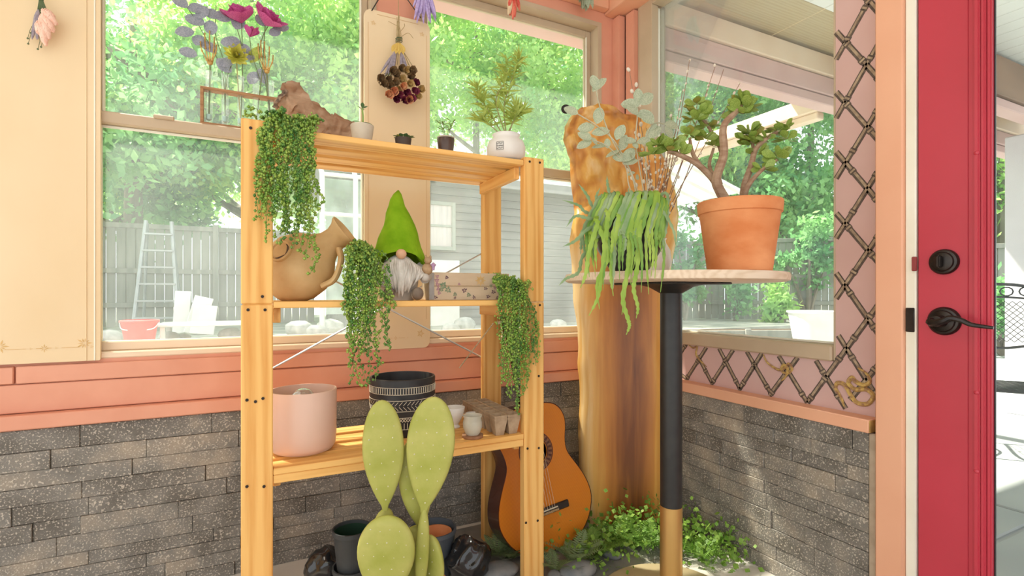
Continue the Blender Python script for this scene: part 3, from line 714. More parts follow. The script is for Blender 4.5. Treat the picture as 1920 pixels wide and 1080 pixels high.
MB().add(bbox(1.75, 6, -.62, -.50, 2.42, 2.70, .006)).obj('cross_beam', mat('brown_beam', (.20, .11, .06), (.30, .17, .10), scale=5, stretch=(.2, 1, 1)), porch, smooth=False)
MB().add(bbox(1.75, 6, -.60, -.49, 2.35, 2.415, .006)).obj('cross_beam', mauve, porch, smooth=False)
q = PD(1930, 552, 4.35); MB().add(bbox(q.x-1.96-.12, q.x-1.96+.12, q.y-2.3-.12, q.y-2.3+.12, -.02, 2.35, .01)).obj('post', mat('lilac_white_post', (.72, .70, .74), (.68, .66, .70)), porch, smooth=False)
q2 = Vector((8.9, -.03, 0)); MB().add(bbox(8.9, 9.1, -.06, .06, -.02, 2.36, .01)).obj('post', mauve, porch, smooth=False)
# lean-to pergola beyond the porch
per = thing('pergola', 'pale lean-to roof with a timber beam beyond the picture window', 'pergola', (3.87, 2.42, 0))
MB().add(bbox(-.05, .05, 0, 2.7, 2.40, 2.52, .006)).obj('beam', tan_lt, per, smooth=False)
MB().add(bbox(-.02, .06, 0.02, 2.68, 2.345, 2.3995, .006)).obj('beam', tan_lt, per, smooth=False)
for y in (2.6,): MB().add(bbox(-.05, .05, y-.05, y+.05, -.02, 2.344, .006)).obj('post', tan_lt, per, smooth=False)
MB().add(([(.05, 1.5, 2.40), (1.0, 1.5, 2.14), (1.0, 2.7, 2.14), (.05, 2.7, 2.40), (.05, 1.5, 2.415), (1.0, 1.5, 2.155), (1.0, 2.7, 2.155), (.05, 2.7, 2.415)], [(0, 3, 2, 1), (4, 5, 6, 7), (0, 1, 5, 4), (1, 2, 6, 5), (2, 3, 7, 6), (3, 0, 4, 7)])).obj('roof_sheet', mat('milky_roof_sheet', (.8, .84, .82), (.76, .8, .78), transl=.5), per, smooth=False)
for k in range(5): y = 1.53+k*.28; MB().add(tube([(.05, y, 2.38), (1.0, y, 2.12)], .018, 4)).obj('rafter', white, per, smooth=False)
for y in (2.66,): MB().add(bbox(.92, .98, y-.03, y+.03, -.02, 2.12, .005)).obj('post', fence_m, per, smooth=False)
q = PD(1400, 552, 7.6); rb_ = thing('raised_bed', 'low grey timber raised bed along the yard outside the picture window', 'planter', (q.x, q.y, -.03), rz=-TH+.1)
for k in range(4): MB().add(bbox(-1.6, 1.6, -.02, .02, k*.125, k*.125+.12, .006)).obj('board', fence_m, rb_, smooth=False)
for x in (-1.6, 0, 1.6): MB().add(bbox(x-.04, x+.04, -.06, -.021, 0, .52, .005)).obj('post', fence_m, rb_, smooth=False)
MB().add(box(-1.6, 1.6, .021, .8, 0, .46)).obj('soil', soil, rb_, smooth=False)
# wrought iron patio chair
q = PD(1903, 552, 3.3); ch = thing('patio_chair', 'black wrought iron patio chair with a mesh back outside the door', 'chair', (q.x, q.y, -.018), rz=-TH-.5)
iron = mat('wrought_iron', (.03, .03, .032), (.05, .05, .05), rough=.45, metal=.4)
def tb_(n, pts, r, k=6): MB().add(tube(spline(pts, 6), r, k)).obj(n, iron, ch)
tb_('back_frame', [(-.27, .22, .42), (-.29, .27, .75), (-.25, .32, 1.02), (0, .34, 1.09), (.25, .32, 1.02), (.29, .27, .75), (.27, .22, .42)], .011)
tb_('back_rail', [(-.28, .285, .70), (0, .30, .645), (.28, .285, .70)], .009); tb_('back_rail', [(-.24, .32, .98), (0, .335, 1.0), (.24, .32, .98)], .007)
mesh_w = MB()
for k in range(-12, 13):
    for s in (-1, 1):
        pts = []
        for j in range(5):
            z = .69+.28*j/4; x = k*.04+s*.28*j/4
            if abs(x) < .26: pts.append((x, .29+.04*j/4, z))
        if len(pts) > 1: mesh_w.add(tube(pts, .0022, 4, caps=False))
mesh_w.obj('mesh_panel', iron, ch)
for x in (-.15, -.05, .05, .15): MB().add(tube([(x+.035*math.cos(a), .33, 1.038+.03*math.sin(a)) for a in [i*math.pi/5 for i in range(11)]], .005, 5)).obj('scroll', iron, ch)
seat = MB()
for k in range(-6, 7): seat.add(tube([(k*.042, -.26, .43), (k*.042, .22, .43)], .003, 4)); seat.add(tube([(-.26, k*.038-.02, .43), (.26, k*.038-.02, .43)], .003, 4))
seat.obj('seat', iron, ch)
tb_('seat_frame', [(-.27, .22, .43), (-.28, -.2, .43), (0, -.28, .43), (.28, -.2, .43), (.27, .22, .43)], .011)
for s in (-1, 1):
    tb_('arm', [(s*.28, .27, .66), (s*.33, 0, .66), (s*.33, -.2, .64), (s*.30, -.24, .55), (s*.28, -.2, .43)], .010)
    tb_('leg', [(s*.27, -.2, .43), (s*.26, -.22, .2), (s*.28, -.25, .0)], .010); tb_('leg', [(s*.27, .22, .43), (s*.27, .24, .2), (s*.28, .30, .0)], .010)
    tb_('stretcher', [(s*.27, .24, .15), (s*.26, 0, .28), (s*.27, -.22, .15)], .008)
# ------------------------------------------------------------------ PINE STORAGE RACK
SX0, SX1, SY0, SY1 = -0.030, 0.909, 1.55, 1.93
ZT, ZM, ZL = 1.462, 0.980, 0.520
rack = thing('storage_rack', 'tall open pine storage rack with slatted shelves in front of the windows', 'shelf', (SX0, SY0, 0))
PW, PDp = 0.078, 0.034
W = SX1-SX0; Dp = SY1-SY0
def rp(n, vf, m, par=rack): return MB().add(vf).obj(n, m, par, smooth=False)
for x in (0, W-PW):
    for y in (0, Dp-PDp):
        rp('post', bbox(x, x+PW, y, y+PDp, 0, .9725, .003), pineZ)
        rp('post', bbox(x, x+PW, y, y+PDp, .974, 1.474, .003), pineZ)
for zt, th, nm in ((ZT, .018, 4), (ZM, .018, 4), (ZL, .018, 4)):
    n = nm; sw_ = .070; gap = (Dp-2*.002-n*sw_)/(n-1)
    for i in range(n):
        y = .002+i*(sw_+gap)
        a, b = (PW+.001, W-PW-.001)
        rp('slat', bbox(a, b, y, y+sw_, zt-th, zt, .002), pineX)
    for x in (PW+.001, W-PW-.021): rp('side_rail', bbox(x, x+.020, PDp+.002, Dp-PDp-.002, zt-th-.042, zt-th-.0005, .002), pineY)
    if zt == ZL: rp('front_rail', bbox(PW+.001, W-PW-.001, .004, .020, zt-th-.024, zt-th-.0005, .002), pineX)
scr = MB().add(lathe([(.0042, 0), (.0042, .0016), (.001, .002)], 8)).mesh('screw', screw_m)
def screw(px, py):
    p = PY(px, py, SY0); o = link('screw', scr, rack); o.matrix_basis = Matrix.Translation((p.x-SX0, -.0002, p.z)) @ Matrix.Rotation(math.pi/2, 4, 'X')
for q in ((470, 240), (465, 581), (497, 581), (492, 556), (463, 750), (479, 753), (493, 747), (463, 912), (495, 912), (993, 303), (1012, 305), (989, 573), (1012, 572), (989, 841), (1010, 840), (986, 980), (1008, 976), (1010, 705)): screw(*q)
def yl(px, py): p = PY(px, py, SY1); return (p.x-SX0, Dp+.004, p.z)
rp('cross_brace', tube([(.03, Dp+.005, .715), (W-.03, Dp+.005, 1.19)], .0032, 6), wire_m)
rp('cross_brace', tube([(.03, Dp+.012, 1.19), (W-.03, Dp+.012, .72)], .0032, 6), wire_m)

# ------------------------------------------------------------------ LIVE EDGE SLAB
def slab_mat():
    m = bpy.data.materials.new('live_edge_wood'); m.use_nodes = True
    nt = m.node_tree; N = nt.nodes; L = nt.links; b = N['Principled BSDF']
    b.inputs['Roughness'].default_value = .33; b.inputs['Specular IOR Level'].default_value = .5
    tc = N.new('ShaderNodeTexCoord'); mp = N.new('ShaderNodeMapping'); mp.inputs['Scale'].default_value = (7, 7, .55)
    L.new(tc.outputs['Object'], mp.inputs[0])
    n1 = N.new('ShaderNodeTexNoise'); n1.inputs['Scale'].default_value = 3.2; n1.inputs['Detail'].default_value = 8; n1.inputs['Distortion'].default_value = .6
    L.new(mp.outputs[0], n1.inputs[0])
    at = N.new('ShaderNodeAttribute'); at.attribute_name = 'heart'
    ad = N.new('ShaderNodeMath'); ad.operation = 'MULTIPLY_ADD'; ad.inputs[1].default_value = .55; L.new(n1.outputs['Fac'], ad.inputs[0]); L.new(at.outputs['Fac'], ad.inputs[2])
    cr = N.new('ShaderNodeValToRGB'); e = cr.color_ramp.elements
    e[0].position = .22; e[0].color = (.95, .74, .42, 1); e[1].position = 1.0; e[1].color = (.20, .06, .014, 1)
    for p, c in ((.42, (.80, .43, .10)), (.62, (.62, .25, .045)), (.82, (.42, .145, .026))):
        k = e.new(p); k.color = (*c, 1)
    L.new(ad.outputs[0], cr.inputs[0]); L.new(cr.outputs[0], b.inputs['Base Color'])
    bp = N.new('ShaderNodeBump'); bp.inputs['Strength'].default_value = .2; bp.inputs['Distance'].default_value = .005
    L.new(n1.outputs['Fac'], bp.inputs['Height']); L.new(bp.outputs[0], b.inputs['Normal'])
    return m
SLM = slab_mat()
Lf = [(985, 1098), (920, 1088), (860, 1085), (800, 1084), (740, 1087), (680, 1084), (620, 1083), (560, 1075), (500, 1071), (450, 1068), (400, 1076), (350, 1073), (300, 1066), (265, 1056), (240, 1058), (220, 1070), (207, 1085)]
Rt = [(985, 1240), (920, 1243), (860, 1244), (800, 1244), (740, 1246), (680, 1245), (620, 1246), (560, 1250), (500, 1258), (450, 1268), (400, 1272), (350, 1262), (300, 1242), (265, 1228), (240, 1215), (220, 1195), (207, 1150)]
slab = thing('wood_slab', 'tall live edge wood slab with a gnarled burl top standing in the corner', 'wood slab', (1.43, 1.82, 0), rz=-TH)
dep0 = ST*1.43+CT*1.82; rt0 = CT*1.43-ST*1.82
rows = []
for (py, pl), (_, pr) in zip(Lf, Rt):
    z = 1-(py-552)/960*dep0; lean = .035*z
    d = dep0+lean; z = 1-(py-552)/960*d
    rows.append((max(z, 0.0), (pl-960)/960*d-rt0, (pr-960)/960*d-rt0, lean))
rows[0] = (0.0,)+rows[0][1:]
RZ = []
for i in range(len(rows)-1):
    for k in range(4): RZ.append(tuple(rows[i][j]+(rows[i+1][j]-rows[i][j])*k/4 for j in range(4)))
RZ.append(rows[-1]); nU = 22; sv = []; sf = []; heart = []
for z, a, b, ln in RZ:
    for j in range(nU+1):
        u = j/nU; x = a+(b-a)*u; top = max(0, min(1, (z-1.18)/.25))
        edge = min(u, 1-u)*2
        y = ln-.05*(1-max(0, 1-edge*3.5)**2)**.5
        y -= top*(.07*mnoise.noise(Vector((x*8, z*6, 1)))+.06*abs(mnoise.noise(Vector((x*14, z*10, 4))))+.02*mnoise.noise(Vector((x*40, z*30, 2))))
        xx = x+.006*mnoise.noise(Vector((u*3, z*11, 7)))
        zz = z-(.02*abs(mnoise.noise(Vector((x*14, 3, 0)))) if z == RZ[-1][0] else 0)
        sv.append((xx, y, zz))
        q = mnoise.noise(Vector((x*9, z*6, 3)))
        h = .08+.58*min(1, max(0, (u-.10)*2.6))*min(1, max(0, (0.985-u)*3.5))
        h = h*(1-top)+top*(.21+1.1*max(0, .16-abs(mnoise.noise(Vector((x*14, z*10, 4)))))*1.6+.14*q-.22*max(0, mnoise.noise(Vector((x*6, z*4, 11)))))
        heart.append(h)
n = len(RZ); Wd = nU+1
for i in range(n-1):
    for j in range(nU): sf.append((i*Wd+j, i*Wd+j+1, (i+1)*Wd+j+1, (i+1)*Wd+j))
o_ = len(sv)
for i, (z, a, b, ln) in enumerate(RZ):
    for j in (0, nU): sv.append((sv[i*Wd+j][0]+(.012 if j == 0 else -.012), ln+.012, sv[i*Wd+j][2])); heart.append(.05)
for i in range(n-1):
    sf.append((i*Wd, (i+1)*Wd, o_+2*i+2, o_+2*i)); sf.append((i*Wd+nU, o_+2*i+1, o_+2*i+3, (i+1)*Wd+nU)); sf.append((o_+2*i, o_+2*i+2, o_+2*i+3, o_+2*i+1))
sf.append(tuple((n-1)*Wd+j for j in range(nU+1))+(o_+2*n-1, o_+2*n-2))
sf.append(tuple(reversed(range(nU+1)))+(o_, o_+1))
sb = MB().add((sv, sf)); so = sb.obj('slab', SLM, slab, ang=70)
at = so.data.attributes.new('heart', 'FLOAT', 'POINT'); at.data.foreach_set('value', heart)
# black ring knob on its top edge
kp = Vector((-.225, -.055, 1.795))
kn = MB().add(lathe([(.006, 0), (.006, .01), (.017, .012), (.020, .018), (.016, .022), (.009, .0225), (.001, .019)], 20)).obj('knob', black_metal, slab); kn.matrix_basis = Matrix.Translation(kp) @ Matrix.Rotation(math.pi/2, 4, 'X')

# ------------------------------------------------------------------ PUB TABLE
TX, TY = 1.205, 1.245; TZ = 1.064; TR = .342
tab = thing('pub_table', 'round bar height table with a black and brass pedestal', 'table', (TX, TY, 0))
tw = wood('bleached_wood', (.78, .62, .46), (.64, .46, .30), axis='x', bands=9)
MB().add(lathe([(TR-.012, TZ-.026), (TR-.002, TZ-.022), (TR, TZ-.010), (TR-.004, TZ)], 72)).obj('tabletop', tw, tab)
MB().add(bbox(-.13, .13, -.13, .13, TZ-.033, TZ-.0262, .003)).obj('mounting_plate', matte_black, tab)
MB().add(lathe([(.036, TZ-.06), (.07, TZ-.040), (.10, TZ-.0335)], 28)).obj('collar', matte_black, tab)
MB().add(bbox(-.05, -.015, -.012, .012, TZ-.05, TZ-.0335, .002)).obj('clip', brass, tab)
PR = .0345
zj = 1-(947-552)/960*(ST*TX+CT*TY)
MB().add(lathe([(PR, zj), (PR, TZ-.055)], 32)).obj('column', matte_black, tab, ang=60)
MB().add(lathe([(PR+.0008, .035), (PR+.0008, zj-.0005)], 32)).obj('column', brass, tab, ang=60)
MB().add(lathe([(.225, 0), (.228, .010), (.215, .018), (.12, .026), (.05, .036), (PR, .04)], 48)).obj('base', base_metal, tab)

# ------------------------------------------------------------------ GUITAR
gy = 1.69; gp = PY(1039, 552, gy)
gt = thing('acoustic_guitar', 'orange topped acoustic guitar leaning between the rack and the wood slab', 'guitar', (gp.x+.006, gy, 0))
top_m = wood('spruce_top', (.72, .235, .022), (.56, .155, .012), axis='z', bands=30, rough=.22, dist=.6, fine=.2)
side_m = mat('rosewood', (.10, .028, .012), (.055, .016, .008), scale=6, stretch=(1, 1, .3), rough=.2, coat=.3)
ebony = mat('ebony', (.02, .014, .012), (.035, .025, .02), scale=30, rough=.4)
ivory = mat('ivory_inlay', (.75, .66, .50), (.6, .5, .36), scale=80)
tilt = math.radians(7.5); leanb = math.radians(10.1)
GM = Matrix.Translation((0, 0, .012)) @ Matrix.Rotation(-leanb, 4, 'X') @ Matrix.Rotation(-tilt, 4, 'Y')
gs = 1.13
prof = [(0, .0), (.06, .004), (.115, .022), (.160, .065), (.186, .125), (.182, .180), (.160, .235), (.130, .290), (.122, .320), (.126, .355), (.138, .395), (.140, .430), (.125, .465), (.095, .486), (.05, .495), (0, .497)]
PR_ = spline([(a, b, 0) for a, b in prof], 3)
R_ = [(p.x*gs, p.y*gs) for p in PR_]; out = R_+[(-x, z) for x, z in reversed(R_[1:-1])]
n = len(out); th = .098
def gpart(nm, vf, m, ang=40):
    o = MB().add(vf).obj(nm, m, gt, ang=ang); o.matrix_basis = GM; return o
sv = [(x, 0, z) for x, z in out]+[(x, th, z) for x, z in out]
gpart('side', (sv, [(i, n+i, n+(i+1) % n, (i+1) % n) for i in range(n)]), side_m, 60)
gpart('back', ([(x, th, z) for x, z in out], [tuple(range(n))]), side_m)
# top with sound hole
hc = (0, .335*gs); hr = .043*gs
hole = [(hr*math.sin(2*math.pi*i/n), hc[1]-hr*math.cos(2*math.pi*i/n)) for i in range(n)]
gpart('soundboard', ([(x, -.001, z) for x, z in out]+[(x, -.001, z) for x, z in hole]+[(x, .002, z) for x, z in hole], [(i, (i+1) % n, n+(i+1) % n, n+i) for i in range(n)]+[(n+i, n+(i+1) % n, 2*n+(i+1) % n, 2*n+i) for i in range(n)]), top_m)
b = MB()
for r0, r1 in ((1.0, 1.0),): 
    bi = [(x*.985, (z-.26)*.987+.26) for x, z in out]
    b.add(([(x*1.002, -.0016, z) for x, z in out]+[(x, -.0016, z) for x, z in bi], [(i, (i+1) % n, n+(i+1) % n, n+i) for i in range(n)]))
o = b.obj('binding', side_m, gt); o.matrix_basis = GM
o = MB()
for i in range(48):
    a0, a1 = 2*math.pi*i/48, 2*math.pi*(i+1)/48
    for k, (ra, rb) in enumerate(((1.04, 1.14), (1.16, 1.48), (1.50, 1.58))):
        o.add(([(hr*r*math.sin(a), -.0018, hc[1]-hr*r*math.cos(a)) for r, a in ((ra, a0), (ra, a1), (rb, a1), (rb, a0))], [(0, 1, 2, 3)]), (1 if k == 1 and i % 2 else 0))
o = o.obj('rosette', [side_m, mat('rosette_brown', (.18, .07, .03), (.28, .13, .05), scale=200)], gt, smooth=False); o.matrix_basis = GM
bz = .135*gs
br = gpart('bridge', bbox(-.095, .095, -.011, -.0012, bz-.014, bz+.014, .003), ebony)
MB().add(bbox(-.042, .042, -.014, -.010, bz+.001, bz+.006, .001)).obj('saddle', ivory, br)
MB().add(bbox(-.045, .045, -.0125, -.0105, bz-.012, bz-.003, .001)).obj('tie_block', mat('tie_inlay', (.55, .38, .2), (.2, .12, .06), scale=260), br)
nk = gpart('neck', bbox(-.027, .027, .002, .024, .49*gs, .49*gs+.30, .008, 2), side_m)
fb = gpart('fingerboard', bbox(-.029, .029, -.007, .0015, .385*gs, .49*gs+.30, .002), ebony)
for k in range(19):
    z = .49*gs+.30-.62*(1-2**(-(k+1)/12)); 
    if z > .39*gs: MB().add(bbox(-.028, .028, -.0085, -.0069, z-.0009, z+.0009, .0003)).obj('fret', wire_m, fb, smooth=False)
hd_ = gpart('headstock', bbox(-.035, .035, .004, .022, .49*gs+.30, .49*gs+.48, .006), side_m)
for s in (-1, 1):
    for k in range(3): MB().add(tube([(s*.034, .013, .49*gs+.35+k*.045), (s*.055, .013, .49*gs+.35+k*.045)], .006, 8)).obj('tuning_peg', ivory, hd_)
string_m = mat('nylon_string', (.80, .66, .48), (.7, .55, .4), rough=.3)
for k in range(6):
    x = (k-2.5)*.0115
    gpart('string', tube([(x, -.0135, bz+.004), (x*.8, -.0105, .49*gs+.30)], .0007, 4), string_m)

# ------------------------------------------------------------------ SHELF CONTENTS
def pot(nm, label, loc, prof, m, seg=40, cat='pot', group=None):
    t = thing(nm, label, cat, loc, group=group); MB().add(lathe(prof, seg, caps=False)).obj('body', m, t, ang=50); return t
def cup(r0, r1, h, w=.004, lip=0.0, bev=.012):
    return [(.0005, 0), (r0-bev, 0), (r0, bev), (r1+lip, h-.002), (r1+lip-.001, h), (r1-w, h), (r1-w-.001, h-.004), (r0-w, bev+.004), (.0005, .006)]
rose = mat('rose_pink_ceramic', (0.80, 0.53, 0.41), (.76, .49, .37), scale=3, rough=.42, spec=.5)
c = PY(569, 0, 1.70); pk = pot('planter_pot', 'pale rose pink cylinder pot on the lower shelf', (c.x, 1.70, ZL+.0005), [(.0005, 0), (.072, 0), (.086, .006), (.094, .020), (.0965, .05), (.0975, .186), (.0965, .188), (.0935, .188), (.093, .184), (.091, .03), (.0005, .02)], rose, 64)
lbp = thing('light_bulb', 'silvery clear bulb lying inside the pink pot', 'bulb', (c.x+.0, 1.715, ZL+.125), group=None)
MB().add(ell((0, 0, .030), (.036, .036, .034), 20, 12)).obj('glass', mat('silver_glass', (.62, .63, .64), (.5, .5, .52), scale=6, rough=.12, metal=.6), lbp)
MB().add(lathe([(.016, -.03), (.016, .0)], 14)).obj('cap', wire_m, lbp)
# hidden crumpled paper that the bulb rests on
pp = MB().add(ell((0, 0, 0), (.075, .075, .035), 14, 8)); pp.v = [tuple(Vector(p)*(1+.12*mnoise.noise(Vector(p)*40))) for p in pp.v]
tag(pp.obj('packing_paper', mat('kraft_paper', (.5, .38, .25), rough=.9), loc=(c.x, 1.70, ZL+.058)), 'crumpled brown paper under the bulb in the pink pot', 'paper')

# black pot with scratched white pattern
c = PY(755, 0, 1.775); BR = .112; BH = .195
charcoal = mat('charcoal_glaze', (.022, .020, .020), (.035, .033, .032), scale=20, rough=.5)
bp2 = pot('planter_pot', 'black pot scratched with white geometric bands on the lower shelf', (c.x, 1.775, ZL+.0005), [(.0005, 0), (BR-.022, 0), (BR-.016, .006), (BR, BH*.55), (BR+.0005, BH-.004), (BR-.002, BH), (BR-.007, BH), (BR-.008, BH-.006), (BR-.02, .012), (.0005, .01)], charcoal, 64)
def rad(z): return BR-.016+(.016)*min(1, (z-.006)/(BH*.55-.006))
inc = mat('cream_incised', (.80, .72, .56), (.7, .6, .45), scale=60); band = MB()
def mark(a0, z0, a1, z1, w=.0016):
    P = []; n_ = 3
    for i in range(n_):
        a = a0+(a1-a0)*i/(n_-1); z = z0+(z1-z0)*i/(n_-1); r = rad(z)+.0006; P.append(Vector((r*math.cos(a), r*math.sin(a), z)))
    band.add(tube(P, w*.5, 4))
def ring(z, w=.0018): band.add(tube([(math.cos(a)*(rad(z)+.0004), math.sin(a)*(rad(z)+.0004), z) for a in [2*math.pi*i/64 for i in range(65)]], w*.5, 4, caps=False))
for z in (.170, .148, .128, .092, .070, .030): ring(z)
for i in range(80): a = 2*math.pi*i/80; mark(a, .150, a, .168, .0024)
for i in range(52):
    a = 2*math.pi*i/52; d = .10
    mark(a, .112, a+d, .124); mark(a, .108, a+d, .096)
for i in range(36):
    a = 2*math.pi*i/36; d = 2*math.pi/72
    mark(a, .056, a+d, .068); mark(a+d, .068, a+2*d, .056); mark(a, .068, a+d, .056); mark(a+d, .056, a+2*d, .068)
for i in range(60): a = 2*math.pi*i/60; mark(a, .032, a, .052, .002)
band.obj('incised_pattern', inc, bp2)
# small cups
c = PY(852, 0, 1.74); wbw = pot('bowl', 'small white footed bowl behind the glazed cup on the lower shelf', (c.x, 1.74, ZL+.0005), [(.0005, 0), (.018, 0), (.020, .004), (.014, .012), (.030, .040), (.038, .072), (.0375, .074), (.035, .072), (.027, .042), (.0005, .02)], ceramic_w, 32, cat='bowl')
glz = mat('celadon_glaze', (.50, .46, .36), (.62, .56, .44), scale=14, rough=.25)
c = PY(885, 812, 1.60)
su = tag(MB().add(lathe([(.034, 0), (.036, .004), (.036, .009), (.001, .009)], 28)).obj('coaster', mat('dark_cork', (.30, .14, .07), (.4, .2, .1), scale=50), loc=(c.x, 1.595, ZL+.0005)), 'round brown wood coaster under the glazed cup', 'coaster')
pot('cup', 'small grey glazed cup on a brown coaster', (c.x, 1.595, ZL+.0100), [(.0005, 0), (.021, 0), (.025, .006), (.032, .024), (.0325, .042), (.029, .054), (.0325, .063), (.032, .065), (.029, .063), (.0265, .052), (.029, .03), (.0005, .01)], glz, 32, cat='cup')
c2 = PY(868, 0, 1.70)
pot('cup', 'tiny white cup half hidden behind the grey glazed cup', (c2.x+.045, 1.72, ZL+.0005), [(.0005, 0), (.017, 0), (.024, .03), (.026, .050), (.024, .050), (.022, .03), (.0005, .008)], ceramic_w, 24, cat='cup')
# peat seedling tray
peat = mat('peat_fibre', (.50, .36, .23), (.38, .26, .16), scale=40, rough=.95, bump=.5)
xb = .724; tr = thing('seedling_tray', 'brown peat seedling tray of joined cells on the lower shelf', 'seed tray', (xb, 1.562, ZL+.0005))
def cell(s, s2, h, w=.003):
    v = []; 
    for hs, z in ((s2, 0), (s, h), (s-w, h), (s2-w, .006)): v += [(-hs, -hs, z), (hs, -hs, z), (hs, hs, z), (-hs, hs, z)]
    f = [(0, 3, 2, 1), (12, 13, 14, 15)]
    for k in range(3):
        for j in range(4): f.append((k*4+j, k*4+(j+1) % 4, k*4+4+(j+1) % 4, k*4+4+j))
    return v, f
cm_ = MB().add(cell(.0245, .0145, .058)).mesh('cell', peat, smooth=False)
sm_ = MB().add(box(-.019, .019, -.019, .019, .036, .040)).mesh('compost', mat('dry_compost', (.16, .09, .05), (.24, .15, .09), scale=80, rough=1, bump=.6), smooth=False)
for layer in range(2):
    for i in range(2):
        for j in range(6):
            ce = link('cell', cm_, tr, (.025+i*.0495, .026+j*.0495, layer*.010))
            if layer == 1: link('compost', sm_, ce)
# ---- middle shelf: clay jug
clay = mat('ochre_clay', (.56, .33, .13), (.72, .50, .24), scale=9, rough=.7, bump=.25, bscale=35, detail=8)
c = PY(572, 0, 1.70)
jug = thing('clay_jug', 'tipped ochre clay jug with handle on the middle shelf', 'jug', (c.x, 1.70, ZM+.0005), rz=-.45)
JM = Matrix.Translation((-.02, 0, .1035)) @ Matrix.Rotation(math.radians(52), 4, 'Y')
MB().add(lathe([(.0005, -.105), (.055, -.100), (.088, -.070), (.103, -.025), (.103, .02), (.085, .065), (.055, .095), (.040, .120), (.037, .145), (.043, .165), (.053, .178), (.054, .184), (.046, .183), (.036, .165), (.030, .145), (.030, .12), (.0005, .08)], 40), 0, JM).obj('body', clay, jug, ang=60)
MB().add(tube(spline([JM @ Vector(p) for p in ((.040, -.035, .140), (.075, -.045, .125), (.105, -.04, .075), (.098, -.03, .03))], 7), [.012]*22, 10, flat=.8)).obj('handle', clay, jug)
HM = Matrix.Translation((-.036, -.088, .1455)) @ Matrix.Rotation(math.radians(-28), 4, 'Y') @ Matrix.Rotation(math.radians(58), 4, 'X')
MB().add(lathe([(.034, -.01), (.036, .004), (.031, .007), (.026, .0), (.024, -.008), (.0005, -.009)], 24), 0, HM).obj('side_opening', [clay], jug)
MB().add(lathe([(.0005, .001), (.0262, .0012)], 24, caps=False), 0, HM).obj('opening_shadow', mat('painted_opening_shade', (.07, .035, .015), (.1, .05, .02)), jug)  # flat dark disc painted as the shade inside the opening
# ---- gnome
felt = mat('lime_felt', (.16, .33, .008), (.27, .47, .02), scale=14, rough=.95, bump=.5, bscale=120, spec=.1)
c = PY(747, 0, 1.70)
gn = thing('garden_gnome', 'bearded gnome figurine with a pointed lime green felt hat', 'figurine', (c.x, 1.70, ZM+.0005), rz=-.15)
stone_w = mat('gnome_stone', (.66, .60, .52), (.50, .45, .39), scale=18, rough=.8, bump=.3)
beard_m = mat('beard_grey', (.80, .76, .69), (.50, .46, .40), scale=10, stretch=(6, 6, .6), rough=.8, bump=.4)
skin_m = mat('gnome_skin', (.78, .48, .30), (.7, .4, .24), scale=12, rough=.6)
MB().add(lathe([(.0005, 0), (.050, 0), (.060, .02), (.066, .06), (.060, .10), (.045, .135), (.0005, .15)], 24)).obj('body', stone_w, gn)
# hat
hv = []; hf = []; hp = [(.078, .120), (.092, .116), (.094, .124), (.084, .148), (.073, .180), (.066, .205), (.060, .225), (.050, .250), (.044, .270), (.038, .290), (.026, .315), (.021, .335), (.013, .355), (.002, .368)]
sg = 36
for i, (r, z) in enumerate(hp):
    for k in range(sg):
        a = 2*math.pi*k/sg; fr = max(0, -math.sin(a))
        rr = r*(1+.05*mnoise.noise(Vector((math.cos(a)*1.5, math.sin(a)*1.5, z*28)))) ; zz = z
        if i < 5: zz += (.055*fr**2-.012*abs(math.cos(a))**2)*(1-i/5)
        sh = .006*math.sin(z*34)*min(1, max(0, (z-.16)/.1)); hv.append((rr*math.cos(a)*1.03+sh, rr*math.sin(a)*.85, zz))
for i in range(len(hp)-1):
    for k in range(sg): hf.append((i*sg+k, i*sg+(k+1) % sg, (i+1)*sg+(k+1) % sg, (i+1)*sg+k))
hf.append(tuple(range((len(hp)-1)*sg, len(hp)*sg)))
MB().add((hv, hf)).obj('hat', felt, gn, ang=80)
MB().add(ell((0, -.088, .148), (.017, .015, .016), 16, 10)).obj('nose', skin_m, gn)
bd = MB()
for k in range(46):
    u = -1+2*k/45; lay = k % 2
    x0 = u*.078; z0 = .142-.030*abs(u)**1.3; y0 = -.076+.045*u*u
    L_ = (.125-.075*abs(u)**1.5)*rnd(.85, 1.05); z1 = max(.012, z0-L_)
    x1 = u*.050+rnd(-.004, .004); y1 = -.090+.02*u*u+rnd(-.003, .003)
    bd.add(tube(spline([(x0*.8, y0, z0), (x0*1.05, y0-.016-lay*.003, z0-.3*L_), ((x0+x1)*.5+rnd(-.004, .004), y1-.012, z0-.65*L_), (x1, y1+.004, z1)], 4), [.003, .0042, .005, .0054, .0056, .0056, .0055, .0052, .0048, .0044, .0038, .003, .0015], 6, flat=.8))
bd.add(ell((0, -.045, .088), (.056, .036, .062), 16, 10))
bd.obj('beard', beard_m, gn, ang=80)
ar = MB(); ar.add(tube(spline([(-.062, -.01, .112), (-.082, -.035, .078), (-.055, -.068, .056)], 5), [.022]*4+[.019]*4+[.016]*3, 10)); ar.obj('arm', stone_w, gn)
ar = MB(); ar.add(tube(spline([(.062, -.01, .112), (.088, -.03, .085), (.078, -.066, .070)], 5), [.022]*4+[.019]*4+[.016]*3, 10)); ar.obj('arm', stone_w, gn)
MB().add(ell((-.052, -.072, .054), (.014, .012, .013), 12, 8)).obj('hand', stone_w, gn); MB().add(ell((.078, -.074, .074), (.015, .013, .014), 12, 8)).obj('hand', stone_w, gn)
rb = MB().add(ell((.086, -.070, .103), (.018, .014, .020), 12, 8)); rb.add(ell((.087, -.076, .130), (.013, .012, .012), 12, 8)); rb.add(ell((.080, -.074, .142), (.004, .003, .006))); rb.add(ell((.095, -.074, .141), (.004, .003, .006)))
